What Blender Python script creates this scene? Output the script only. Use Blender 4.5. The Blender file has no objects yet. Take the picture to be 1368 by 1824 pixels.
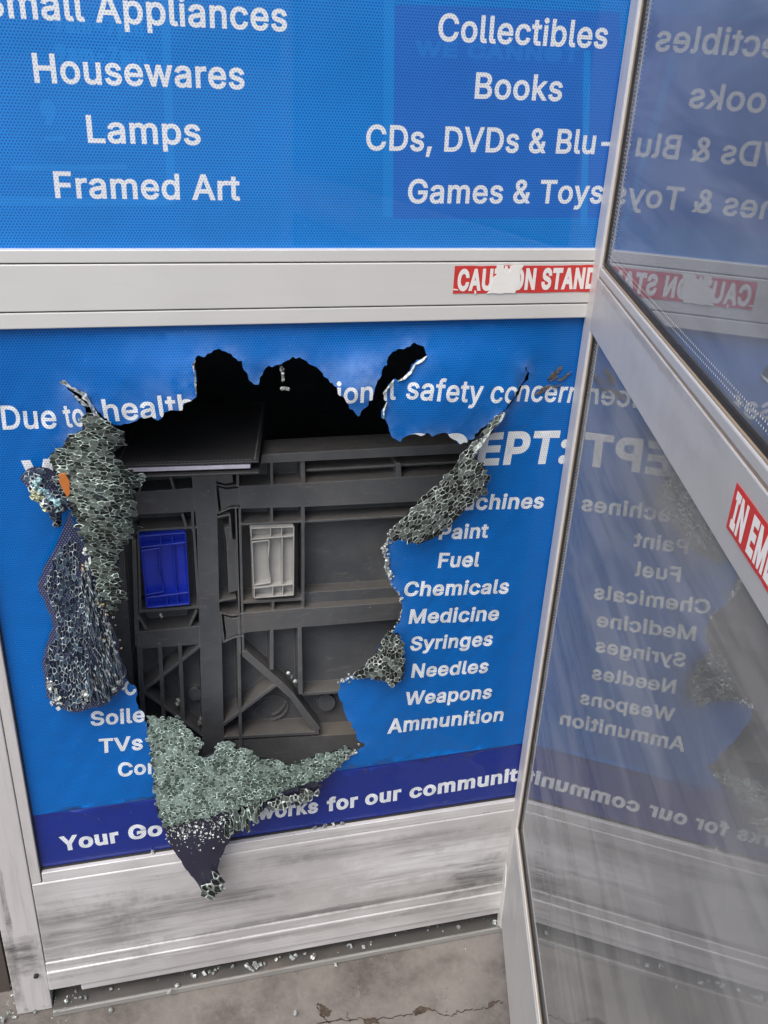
import bpy, bmesh, math, random, json
import numpy as np
from mathutils import Vector, Matrix
from mathutils.geometry import delaunay_2d_cdt

random.seed(7); RS = np.random.RandomState(11)
SC = bpy.context.scene
COL = SC.collection
R = math.radians

# ------------------------------------------------------------------ camera, sky, sun, exposure
F_PX, W_PX, H_PX = 1630.04, 1368.0, 1824.0
PITCH, YAW, ROLL = 0.464389, 0.2686168, 0.05129258
CAM = Vector((0.0, -1.13, 1.5))
_f = Vector((math.sin(YAW)*math.cos(PITCH), math.cos(YAW)*math.cos(PITCH), -math.sin(PITCH)))
_r0 = Vector((math.cos(YAW), -math.sin(YAW), 0)); _u0 = _r0.cross(_f)
_r = _r0*math.cos(ROLL) + _u0*math.sin(ROLL)
_u = -_r0*math.sin(ROLL) + _u0*math.cos(ROLL)
cd = bpy.data.cameras.new('camera'); cam = bpy.data.objects.new('camera', cd); COL.objects.link(cam)
cam.matrix_world = Matrix(((_r.x, _u.x, -_f.x, CAM.x), (_r.y, _u.y, -_f.y, CAM.y), (_r.z, _u.z, -_f.z, CAM.z), (0, 0, 0, 1)))
cd.sensor_fit = 'VERTICAL'; cd.sensor_height = 24.0; cd.lens = 24.0*F_PX/H_PX
cd.clip_start = 0.01; cd.clip_end = 3000
SC.camera = cam

SUN_EL, SUN_AZ = R(56), R(228)          # azimuth from +y, clockwise; the shop front faces -y
w = bpy.data.worlds.new('World'); SC.world = w; w.use_nodes = True
nt = w.node_tree; bg = nt.nodes['Background']
sky = nt.nodes.new('ShaderNodeTexSky'); sky.sky_type = 'NISHITA'; sky.sun_disc = False
sky.sun_elevation = SUN_EL; sky.sun_rotation = SUN_AZ; sky.dust_density = 4.0; sky.air_density = 1.0; sky.ozone_density = 0.6
nt.links.new(sky.outputs['Color'], bg.inputs['Color']); bg.inputs['Strength'].default_value = 0.15
sd = bpy.data.lights.new('sun', 'SUN'); sd.energy = 1.5; sd.angle = R(50); sd.color = (1.0, 0.985, 0.965)
sun = bpy.data.objects.new('sun', sd); COL.objects.link(sun)
_sdir = Vector((math.sin(SUN_AZ)*math.cos(SUN_EL), math.cos(SUN_AZ)*math.cos(SUN_EL), math.sin(SUN_EL)))
sun.rotation_euler = _sdir.to_track_quat('Z', 'Y').to_euler()
SC.view_settings.view_transform = 'Standard'; SC.view_settings.look = 'None'
SC.view_settings.exposure = 0.6; SC.view_settings.gamma = 1.0
SC.cycles.max_bounces = 10; SC.cycles.transparent_max_bounces = 12; SC.cycles.caustics_refractive = False; SC.cycles.caustics_reflective = False
SC.cycles.sample_clamp_indirect = 6.0; SC.cycles.use_adaptive_sampling = True; SC.cycles.adaptive_threshold = 0.025; SC.cycles.adaptive_min_samples = 48

def ray(px, py):
    return _f + _r*((px-W_PX/2)/F_PX) - _u*((py-H_PX/2)/F_PX)
def at(px, py, y=0.0):                   # the point of the shop-front plane (offset y) seen there
    d = ray(px, py); t = (y-CAM.y)/d.y
    return CAM + d*t
def at_z(px, py, z):
    d = ray(px, py); return CAM + d*((z-CAM.z)/d.z)
DOOR_A, DOOR_C = R(106.3), 0.588
DOOR_ROT = -DOOR_A
DX = Vector((math.cos(DOOR_A), -math.sin(DOOR_A), 0)); DN = Vector((math.sin(DOOR_A), math.cos(DOOR_A), 0)); DO = Vector((DOOR_C, 0, 0))
def at_d(px, py, y=0.0):                 # door-local (s, y, z)
    o = DO + DN*y; d = ray(px, py); t = (o-CAM).dot(DN)/d.dot(DN); X = CAM+d*t
    return Vector(((X-o).dot(DX), y, X.z))

# ------------------------------------------------------------------ helpers
def tag(o, label=None, cat=None, group=None, kind=None):
    if label: o['label'] = label
    if cat: o['category'] = cat
    if group: o['group'] = group
    if kind: o['kind'] = kind
    return o
def empty(name, loc=(0, 0, 0), rz=0.0, **k):
    o = bpy.data.objects.new(name, None); COL.objects.link(o); o.location = loc; o.rotation_euler = (0, 0, rz)
    o.empty_display_size = 0.05
    return tag(o, **k)
class MB:
    def __init__(s): s.v = []; s.f = []; s.m = []
    def add(s, vs, fs, m=0):
        n = len(s.v); s.v += [tuple(v) for v in vs]; s.f += [tuple(i+n for i in f) for f in fs]; s.m += [m]*len(fs)
    def box(s, x0, x1, y0, y1, z0, z1, m=0):
        s.add([(x0, y0, z0), (x1, y0, z0), (x1, y1, z0), (x0, y1, z0), (x0, y0, z1), (x1, y0, z1), (x1, y1, z1), (x0, y1, z1)],
              [(0, 3, 2, 1), (4, 5, 6, 7), (0, 1, 5, 4), (1, 2, 6, 5), (2, 3, 7, 6), (3, 0, 4, 7)], m)
    def prism(s, pts, y1, m=0):          # front outline (any y), straight back to y1
        n = len(pts); b = [(p[0], y1, p[2]) for p in pts]
        a = sum(pts[i][0]*pts[(i+1) % n][2]-pts[(i+1) % n][0]*pts[i][2] for i in range(n))
        if a < 0: pts = pts[::-1]; b = b[::-1]
        fs = [tuple(range(n)), tuple(range(2*n-1, n-1, -1))]
        fs += [(i, n+i, n+(i+1) % n, (i+1) % n) for i in range(n)]
        s.add(list(pts)+b, fs, m)
    def build(s, name, mats, parent=None, bevel=0.0, seg=2, smooth=False, loc=None):
        me = bpy.data.meshes.new(name); me.from_pydata(s.v, [], s.f); 
        for m in (mats if isinstance(mats, (list, tuple)) else [mats]): me.materials.append(m)
        me.polygons.foreach_set('material_index', s.m)
        if smooth: me.polygons.foreach_set('use_smooth', [True]*len(me.polygons))
        me.update()
        o = bpy.data.objects.new(name, me); COL.objects.link(o)
        if parent: o.parent = parent
        if loc: o.location = loc
        if bevel:
            b = o.modifiers.new('bevel', 'BEVEL'); b.width = bevel; b.segments = seg; b.limit_method = 'ANGLE'; b.angle_limit = R(40)
        return o

# ------------------------------------------------------------------ materials
def mat(name):
    m = bpy.data.materials.new(name); m.use_nodes = True
    n = m.node_tree; return m, n, n.nodes['Principled BSDF']
def N(n, t, **k):
    x = n.nodes.new('ShaderNode'+t)
    for a, b in k.items():
        if a.startswith('i_'):
            key = a[2:]; x.inputs[int(key) if key.isdigit() else key].default_value = b
        else: setattr(x, a, b)
    return x
def math_(n, op, a, b=None, clamp=False):
    x = N(n, 'Math', operation=op); x.use_clamp = clamp
    for i, v in enumerate((a, b)):
        if v is None: continue
        if hasattr(v, 'is_linked'): n.links.new(v, x.inputs[i])
        else: x.inputs[i].default_value = v
    return x.outputs[0]
def mixc(n, fac, a, b, blend='MIX'):
    x = N(n, 'Mix', data_type='RGBA', blend_type=blend)
    for s, v in ((x.inputs['Factor'], fac), (x.inputs['A'], a), (x.inputs['B'], b)):
        if hasattr(v, 'is_linked'): n.links.new(v, s)
        elif isinstance(v, (int, float)): s.default_value = v
        else: s.default_value = (*v, 1)
    return x.outputs['Result']
for _x in (0,):
    pass
def coords(n, scale=(1, 1, 1), rot=(0, 0, 0), loc=(0, 0, 0), src='Object'):
    t = N(n, 'TexCoord'); mp = N(n, 'Mapping'); n.links.new(t.outputs[src], mp.inputs['Vector'])
    mp.inputs['Scale'].default_value = scale; mp.inputs['Rotation'].default_value = rot; mp.inputs['Location'].default_value = loc
    return mp.outputs[0]
def noise(n, vec, scale=5, detail=4, rough=0.6, dist=0.0):
    x = N(n, 'TexNoise'); n.links.new(vec, x.inputs['Vector'])
    x.inputs['Scale'].default_value = scale; x.inputs['Detail'].default_value = detail; x.inputs['Roughness'].default_value = rough; x.inputs['Distortion'].default_value = dist
    return x.outputs[0]
def ramp(n, v, lo, hi, a=0.0, b=1.0):
    x = N(n, 'MapRange'); n.links.new(v, x.inputs['Value'])
    for k, q in (('From Min', lo), ('From Max', hi), ('To Min', a), ('To Max', b)): x.inputs[k].default_value = q
    x.clamp = True; return x.outputs[0]
def bump(n, h, s, bs, dist=0.001):
    x = N(n, 'Bump'); n.links.new(h, x.inputs['Height']); x.inputs['Strength'].default_value = s; x.inputs['Distance'].default_value = dist
    n.links.new(x.outputs[0], bs.inputs['Normal'])

PITCHP = 0.0036
def perforation(n):                      # hexagonal grid of punched holes, 1 in a hole
    vec = coords(n); out = None
    k = 2*math.pi/(PITCHP*math.sqrt(3)/2)
    for a in (0, 60, 120):
        d = N(n, 'VectorMath', operation='DOT_PRODUCT'); n.links.new(vec, d.inputs[0])
        d.inputs[1].default_value = (k*math.cos(R(a+90)), 0, k*math.sin(R(a+90)))
        c = math_(n, 'COSINE', d.outputs['Value'])
        out = c if out is None else math_(n, 'ADD', out, c)
    return ramp(n, out, 0.0, 1.1)
def film(name, col, hole, rough=0.32, spec=0.4, coat=0.35):
    m, n, b = mat(name)
    h = perforation(n)
    v = coords(n); s = ramp(n, noise(n, v, 9, 5), 0.3, 0.75)
    c0 = mixc(n, s, tuple(x*0.9 for x in col), tuple(min(1, x*1.08) for x in col))
    n.links.new(mixc(n, h, c0, hole), b.inputs['Base Color'])
    dots = ramp(n, noise(n, v, 260, 2), 0.73, 0.78)      # tiny scuffs and dust
    c1 = b.inputs['Base Color'].links[0].from_socket
    n.links.new(mixc(n, math_(n, 'MULTIPLY', dots, 0.35), c1, (0.5, 0.6, 0.75)), b.inputs['Base Color'])
    st = N(n, 'Attribute', attribute_name='stress'); c2 = b.inputs['Base Color'].links[0].from_socket
    sf = math_(n, 'MULTIPLY', st.outputs['Fac'], ramp(n, noise(n, v, 26, 5, 0.65), 0.36, 0.66), True)
    n.links.new(mixc(n, sf, c2, tuple(min(1, 0.16+x*0.95) for x in col)), b.inputs['Base Color'])
    b.inputs['Roughness'].default_value = rough; b.inputs['Specular IOR Level'].default_value = spec
    b.inputs['Coat Weight'].default_value = coat; b.inputs['Coat Roughness'].default_value = 0.05
    bump(n, noise(n, v, 45, 3), 0.25 if coat < 0.85 else 0.04, b, 0.0012)
    return m
BLUE, DEEP = (0.002, 0.145, 0.51), (0.008, 0.03, 0.26)
M = {}
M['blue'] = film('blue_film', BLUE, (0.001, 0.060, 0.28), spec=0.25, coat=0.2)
M['band'] = film('navy_film', DEEP, (0.006, 0.012, 0.13))
M['white'] = film('white_print', (0.80, 0.84, 0.86), (0.46, 0.53, 0.62))
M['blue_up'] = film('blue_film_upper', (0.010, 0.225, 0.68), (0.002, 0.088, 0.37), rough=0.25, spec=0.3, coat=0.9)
M['white_up'] = film('white_print_upper', (0.80, 0.84, 0.86), (0.48, 0.55, 0.66), rough=0.25, coat=1.0)
M['poster'] = film('blue_film_over_poster', (0.022, 0.165, 0.58), (0.008, 0.085, 0.40), rough=0.25, spec=.3, coat=0.9)
M['ghost'] = film('blue_film_over_white', (0.014, 0.24, 0.69), (0.008, 0.15, 0.52), rough=0.25, spec=.3, coat=0.9)
M['ghost_poster'] = film('blue_film_over_pale_text', (0.022, 0.19, 0.61), (0.014, 0.125, 0.48), rough=0.25, spec=.3, coat=0.9)
M['_'] = None; M.pop('_')
M['back'] = film('film_back', (0.012, 0.013, 0.022), (0.002, 0.002, 0.004), rough=0.45, coat=0.1)
M['backblue'] = film('film_back_blue', (0.012, 0.016, 0.06), (0.12, 0.14, 0.22), rough=0.4, coat=0.2)

def metal(name, col=(0.56, 0.55, 0.53), dirt=0.3, streak=(1.5, 1, 60), rough=0.42, met=0.55, grime=(0.16, 0.14, 0.125)):
    m, n, b = mat(name)
    v = coords(n); vs = coords(n, scale=streak)
    st = noise(n, vs, 3.0, 6, 0.65); bl = noise(n, v, 5.5, 5, 0.6)
    c = mixc(n, ramp(n, bl, 0.3, 0.7), tuple(x*0.92 for x in col), col)
    g = math_(n, 'MULTIPLY', ramp(n, st, 0.48, 0.70), ramp(n, bl, 0.38, 0.62))
    c = mixc(n, math_(n, 'MULTIPLY', g, dirt*2.2, True), c, grime)
    sp = ramp(n, noise(n, v, 90, 3), 0.70, 0.78)
    c = mixc(n, math_(n, 'MULTIPLY', sp, dirt*1.3, True), c, tuple(x*0.6 for x in grime))
    n.links.new(c, b.inputs['Base Color'])
    b.inputs['Metallic'].default_value = met
    n.links.new(ramp(n, st, 0.3, 0.7, rough-0.08, rough+0.14), b.inputs['Roughness'])
    bump(n, noise(n, coords(n, scale=tuple(x*2 for x in streak)), 6, 4), 0.04, b, 0.0004)
    return m
M['alu'] = metal('anodised_aluminium', dirt=0.03, met=0.2, rough=0.38, col=(0.69, 0.698, 0.68), streak=(1.5, 1, 14))
M['alu_v'] = metal('stile_aluminium', dirt=0.22, streak=(24, 1, 1.3), met=0.2, col=(0.62, 0.605, 0.595), grime=(0.10, 0.095, 0.09))
M['alu_door'] = metal('door_aluminium', dirt=0.04, streak=(4, 1, 5), met=0.1, rough=0.40, col=(0.47, 0.475, 0.48))
def rail_metal():
    m, n, b = mat('scuffed_rail_aluminium'); v = coords(n)
    sm = noise(n, coords(n, scale=(0.8, 1, 13.0), loc=(.7, 0, .3)), 4.0, 7, 0.68, 0.2); fine = noise(n, coords(n, scale=(1.2, 1, 150)), 3, 3)
    big = noise(n, coords(n, scale=(1, 1, 2.2), loc=(0.35, 0, 0.1)), 3.2, 4)
    c = mixc(n, ramp(n, big, 0.42, 0.62), (0.54, 0.532, 0.53), (0.73, 0.725, 0.73))
    c = mixc(n, math_(n, 'MULTIPLY', ramp(n, sm, 0.52, 0.68), 0.42), c, (0.18, 0.178, 0.175))
    c = mixc(n, math_(n, 'MULTIPLY', ramp(n, fine, 0.45, 0.7), 0.28), c, (0.25, 0.245, 0.24))
    c = mixc(n, ramp(n, noise(n, coords(n, scale=(1, 1, 2)), 70, 3), 0.70, 0.78, 0, 0.6), c, (0.12, 0.11, 0.10))
    n.links.new(c, b.inputs['Base Color']); b.inputs['Metallic'].default_value = 0.3
    n.links.new(ramp(n, sm, 0.35, 0.65, 0.28, 0.55), b.inputs['Roughness']); bump(n, fine, 0.05, b, 0.0004)
    return m
M['alu_rail'] = rail_metal()
def grime(m, boxes):                       # smeared dirt with a place of its own on the metal
    n = m.node_tree; b = n.nodes['Principled BSDF']; v = coords(n); sx = N(n, 'SeparateXYZ'); n.links.new(v, sx.inputs[0])
    wob = noise(n, v, 38, 5, 0.7)
    for x, wx, z, wz, k, sc, colr in boxes:
        nz = noise(n, coords(n, scale=sc, loc=(x*9, 0, z*5)), 10, 6, 0.7)
        dx = math_(n, 'DIVIDE', math_(n, 'ABSOLUTE', math_(n, 'SUBTRACT', sx.outputs['X'], x)), wx); dz = math_(n, 'DIVIDE', math_(n, 'ABSOLUTE', math_(n, 'SUBTRACT', sx.outputs['Z'], z)), wz)
        q = math_(n, 'ADD', math_(n, 'MAXIMUM', dx, dz), math_(n, 'MULTIPLY', math_(n, 'SUBTRACT', wob, 0.5), 1.6))
        f = math_(n, 'MULTIPLY', ramp(n, q, 1.15, 0.45), ramp(n, nz, 0.36, 0.58)); c = b.inputs['Base Color'].links[0].from_socket
        n.links.new(mixc(n, math_(n, 'MULTIPLY', f, k, True), c, colr), b.inputs['Base Color'])
DK = (0.07, 0.066, 0.062)
grime(M['alu_v'], [(-.281, .0045, .33, .13, .85, (6, 1, .5), DK), (-.27, .03, .145, .045, .75, (1, 1, 5), DK), (-.288, .01, .10, .10, .6, (3, 1, 1), DK)])
grime(M['alu_rail'], [(-.17, .10, .175, .075, .5, (.5, 1, 7), DK), (.02, .16, .20, .03, .55, (.4, 1, 9), DK), (.30, .2, .265, .014, .6, (.4, 1, 9), (.13, .13, .13)), (.42, .16, .20, .05, .75, (.5, 1, 9), (.86, .87, .89)), (.52, .06, .15, .05, .7, (.6, 1, 7), DK), (.3, .35, .125, .008, .6, (.3, 1, 6), DK), (.1, .4, .09, .01, .4, (.3, 1, 6), DK)])
grime(M['alu_door'], [(.30, .3, 1.25, .006, .45, (.6, 1, 4), (.2, .18, .16)), (.45, .2, 1.21, .02, .25, (1, 1, 2), (.25, .25, .25)), (.12, .1, .22, .1, .4, (1.2, 1, .8), (.3, .3, .31))])
M['brown_edge'] = metal('brown_sealant', col=(0.30, 0.24, 0.18), dirt=0.4, met=0.0, rough=0.6)
def plain(name, col, rough=0.5, spec=0.5, **k):
    m, n, b = mat(name); v = coords(n)
    f = ramp(n, noise(n, v, k.get('ns', 30), 5), 0.3, 0.7)
    n.links.new(mixc(n, f, tuple(x*k.get('lo', 0.75) for x in col), col), b.inputs['Base Color'])
    b.inputs['Roughness'].default_value = rough; b.inputs['Specular IOR Level'].default_value = spec
    b.inputs['Metallic'].default_value = k.get('met', 0)
    if k.get('bump'): bump(n, noise(n, v, k.get('bs', 200), 3), k['bump'], b, 0.0006)
    return m
M['gasket'] = plain('black_rubber', (0.022, 0.021, 0.02), 0.55)
M['dark'] = plain('dark_wall', (0.012, 0.012, 0.013), 0.8, 0.2, ns=3)  # near-black colour puts the darkness of the unlit room into its surfaces
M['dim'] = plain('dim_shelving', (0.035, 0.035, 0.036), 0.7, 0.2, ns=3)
M['leather'] = plain('black_leather', (0.050, 0.050, 0.052), 0.45, 0.35, bump=0.35, bs=700)
M['thread'] = plain('grey_thread', (0.30, 0.30, 0.30), 0.8)
M['paper'] = plain('white_paper', (0.52, 0.52, 0.62), 0.8, ns=60)
M['red'] = plain('red_sticker', (0.62, 0.045, 0.04), 0.4, lo=0.85)
M['sticker_white'] = plain('white_sticker', (0.82, 0.82, 0.80), 0.5, lo=0.93)
M['blue_latch'] = plain('blue_plastic', (0.018, 0.055, 0.62), 0.35, lo=0.8)
M['grey_latch'] = plain('grey_plastic', (0.46, 0.46, 0.44), 0.45, lo=0.8)
M['stucco'] = plain('brown_wall_paint', (0.075, 0.06, 0.05), 0.8, bump=0.4, bs=60)
M['sealer'] = plain('yellowed_sealant', (0.45, 0.36, 0.20), 0.7)

def crate_mat():
    m, n, b = mat('black_crate_plastic'); v = coords(n)
    big = noise(n, v, 7, 6, 0.65); fine = noise(n, v, 70, 4)
    c = mixc(n, ramp(n, big, 0.35, 0.7), (0.078, 0.084, 0.092), (0.135, 0.141, 0.147))
    du = math_(n, 'MULTIPLY', ramp(n, noise(n, coords(n, loc=(3, 1, 2)), 5, 6, 0.7), 0.53, 0.72), 0.45)
    geo = N(n, 'NewGeometry'); sx = N(n, 'SeparateXYZ'); n.links.new(geo.outputs['Normal'], sx.inputs[0])
    du = math_(n, 'ADD', du, math_(n, 'MULTIPLY', ramp(n, sx.outputs['Z'], 0.3, 0.9), 0.34), True)
    c = mixc(n, du, c, (0.18, 0.158, 0.125))
    c = mixc(n, ramp(n, noise(n, coords(n, scale=(1, 1, 3)), 26, 6, 0.75), 0.56, 0.70, 0, 0.5), c, (0.22, 0.215, 0.20))
    c = mixc(n, ramp(n, noise(n, v, 210, 2), 0.745, 0.80), c, (0.5, 0.5, 0.45))
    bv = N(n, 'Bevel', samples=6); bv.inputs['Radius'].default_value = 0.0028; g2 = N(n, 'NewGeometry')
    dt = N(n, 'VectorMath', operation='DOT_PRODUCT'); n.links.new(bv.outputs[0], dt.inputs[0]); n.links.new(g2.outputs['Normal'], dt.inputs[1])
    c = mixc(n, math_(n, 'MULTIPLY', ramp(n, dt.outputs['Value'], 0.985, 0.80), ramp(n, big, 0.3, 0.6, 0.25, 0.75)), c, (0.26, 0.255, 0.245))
    n.links.new(c, b.inputs['Base Color'])
    n.links.new(ramp(n, fine, 0.3, 0.7, 0.34, 0.56), b.inputs['Roughness']); bump(n, fine, 0.5, b, 0.0012)
    return m
M['crate'] = crate_mat()

def glass_cell(name, dark, mid, frac, rough=0.06):
    m, n, b = mat(name)
    a = N(n, 'Attribute', attribute_name='cell'); c = mixc(n, ramp(n, a.outputs['Fac'], frac, frac+0.25), dark, mid)
    v = coords(n); c = mixc(n, ramp(n, noise(n, v, 320, 3), 0.55, 0.75, 0, 0.5), c, tuple(min(1, x*1.6+0.02) for x in mid))
    n.links.new(c, b.inputs['Base Color']); b.inputs['Roughness'].default_value = rough
    b.inputs['Specular IOR Level'].default_value = 0.28
    return m
def frosted(name, col, rough=0.35):
    m, n, b = mat(name); v = coords(n)
    f = noise(n, v, 240, 3)
    va = N(n, 'Attribute', attribute_name='vary'); c = mixc(n, ramp(n, f, 0.40, 0.62), tuple(x*0.22 for x in col), col)
    n.links.new(mixc(n, va.outputs['Fac'], c, tuple(x*0.22 for x in col)), b.inputs['Base Color'])
    b.inputs['Roughness'].default_value = rough; b.inputs['Specular IOR Level'].default_value = 0.7
    return m
M['cellA'] = glass_cell('dark_glass_cell', (0.012, 0.015, 0.013), (0.105, 0.128, 0.115), 0.45)
M['edgeA'] = frosted('pale_green_fracture', (0.74, 0.90, 0.83))
M['cellD'] = glass_cell('green_glass_cell', (0.040, 0.058, 0.050), (0.15, 0.205, 0.18), 0.38)
M['edgeD'] = frosted('sea_green_fracture', (0.70, 0.86, 0.80))
M['cellB'] = glass_cell('navy_glass_cell', (0.005, 0.011, 0.028), (0.050, 0.085, 0.125), 0.5, 0.05)
M['edgeB'] = frosted('silver_fracture', (0.80, 0.88, 0.90), 0.12)
M['cellF'] = glass_cell('black_glass_cell', (0.013, 0.016, 0.014), (0.13, 0.155, 0.142), 0.45)
M['edgeF'] = frosted('white_fracture', (0.80, 0.90, 0.86))
M['tail'] = film('sheer_navy_film', (0.012, 0.012, 0.030), (0.035, 0.035, 0.06), rough=0.35, coat=0.6)
M['orange'] = plain('orange_print', (0.55, 0.18, 0.04), 0.4)
M['lime'] = frosted('yellow_green_glass', (0.70, 0.75, 0.45))
def clear_glass():
    m, n, b = mat('clear_glass'); b.inputs['Base Color'].default_value = (0.90, 0.97, 0.95, 1)
    b.inputs['Roughness'].default_value = 0.10; b.inputs['IOR'].default_value = 1.5; b.inputs['Transmission Weight'].default_value = 0.75
    return m
M['glass'] = clear_glass()

def pane_mat(name, dust_lo, dust_hi, dcol, seed):
    # glass with a dark film on its far face: mirror-like at grazing angles, dusty in wiped strokes
    m, n, b = mat(name)
    v = coords(n); bl = noise(n, v, 2.6, 4)
    s1 = noise(n, coords(n, scale=(1.3, 1, 4.5), rot=(0, R(14), 0), loc=(seed, 0, seed)), 2.0, 3, 0.5, 0.9)
    s2 = noise(n, coords(n, scale=(1.0, 1, 9.0), rot=(0, R(4), 0), loc=(seed*2, 0, 1)), 2.0, 3, 0.55, 0.6)
    s3 = noise(n, coords(n, scale=(1.0, 1, 24.0), rot=(0, R(9), 0), loc=(seed*3, 0, 4)), 1.7, 3, 0.5, 0.3)
    wide = ramp(n, s1, 0.40, 0.56); mid_ = ramp(n, s2, 0.38, 0.50); thin = ramp(n, s3, 0.34, 0.42)
    d = math_(n, 'MULTIPLY', math_(n, 'ADD', math_(n, 'MULTIPLY', wide, 0.55), 0.45), math_(n, 'ADD', math_(n, 'MULTIPLY', mid_, 0.5), 0.5))
    d = math_(n, 'MULTIPLY', d, math_(n, 'ADD', math_(n, 'MULTIPLY', thin, 0.28), 0.72))
    d = ramp(n, d, 0.1, 1.0, dust_lo, dust_hi)
    wv = N(n, 'TexWave', wave_type='BANDS', bands_direction='DIAGONAL'); n.links.new(v, wv.inputs['Vector']); wv.inputs['Scale'].default_value = 170
    d = math_(n, 'MULTIPLY', d, ramp(n, wv.outputs['Fac'], 0, 1, 0.92, 1.06), True)
    out = n.nodes['Material Output']
    di = N(n, 'BsdfDiffuse'); n.links.new(mixc(n, ramp(n, bl, 0.3, 0.7), tuple(x*0.85 for x in dcol), dcol), di.inputs['Color'])
    dk = N(n, 'BsdfDiffuse'); dk.inputs['Color'].default_value = (0.028, 0.032, 0.04, 1)
    gl = N(n, 'BsdfGlossy'); gl.inputs['Roughness'].default_value = 0.012; gl.inputs['Color'].default_value = (0.95, 0.97, 1, 1)
    fr = N(n, 'Fresnel'); fr.inputs['IOR'].default_value = 1.85
    m1 = N(n, 'MixShader'); n.links.new(d, m1.inputs[0]); n.links.new(dk.outputs[0], m1.inputs[1]); n.links.new(di.outputs[0], m1.inputs[2])
    fk = math_(n, 'MULTIPLY', fr.outputs[0], ramp(n, d, 0, 1, 1.05, 0.75))
    m2 = N(n, 'MixShader'); n.links.new(fk, m2.inputs[0]); n.links.new(m1.outputs[0], m2.inputs[1]); n.links.new(gl.outputs[0], m2.inputs[2])
    n.links.new(m2.outputs[0], out.inputs['Surface']); n.nodes.remove(b)
    return m
M['pane_up'] = pane_mat('door_glass_upper', 0.25, 0.60, (0.36, 0.39, 0.45), 3.0)
M['pane_low'] = pane_mat('door_glass_lower', 0.34, 0.74, (0.36, 0.365, 0.36), 8.0)

def concrete():
    m, n, b = mat('worn_concrete'); v = coords(n)
    a = noise(n, v, 3.2, 7, 0.62); f = noise(n, v, 60, 5, 0.7); p = noise(n, coords(n, loc=(5, 2, 0)), 6.5, 6, 0.6)
    c = mixc(n, ramp(n, a, 0.36, 0.66), (0.072, 0.064, 0.057), (0.200, 0.184, 0.168))
    c = mixc(n, math_(n, 'MULTIPLY', ramp(n, p, 0.52, 0.66), 0.65), c, (0.050, 0.042, 0.036))
    c = mixc(n, math_(n, 'MULTIPLY', ramp(n, f, 0.35, 0.7), 0.30), c, (0.27, 0.25, 0.235))
    c = mixc(n, ramp(n, noise(n, v, 160, 3), 0.66, 0.74, 0, 0.7), c, (0.045, 0.04, 0.035))
    c = mixc(n, ramp(n, noise(n, coords(n, loc=(1, 7, 0)), 120, 4, 0.8), 0.60, 0.72, 0, 0.55), c, (0.30, 0.285, 0.265))
    c = mixc(n, ramp(n, noise(n, coords(n, scale=(3, 1, 1), rot=(0, 0, .6), loc=(4, 1, 0)), 9, 5, 0.7), 0.60, 0.66, 0, 0.4), c, (0.24, 0.225, 0.205))
    n.links.new(c, b.inputs['Base Color']); b.inputs['Roughness'].default_value = 0.85; bump(n, f, 0.5, b, 0.002)
    return m
M['concrete'] = concrete()
M['crack'] = plain('crack_grit', (0.045, 0.034, 0.026), 0.95)
M['rust'] = plain('brown_crack_debris', (0.10, 0.075, 0.055), 0.95, ns=120, lo=0.3)

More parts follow.
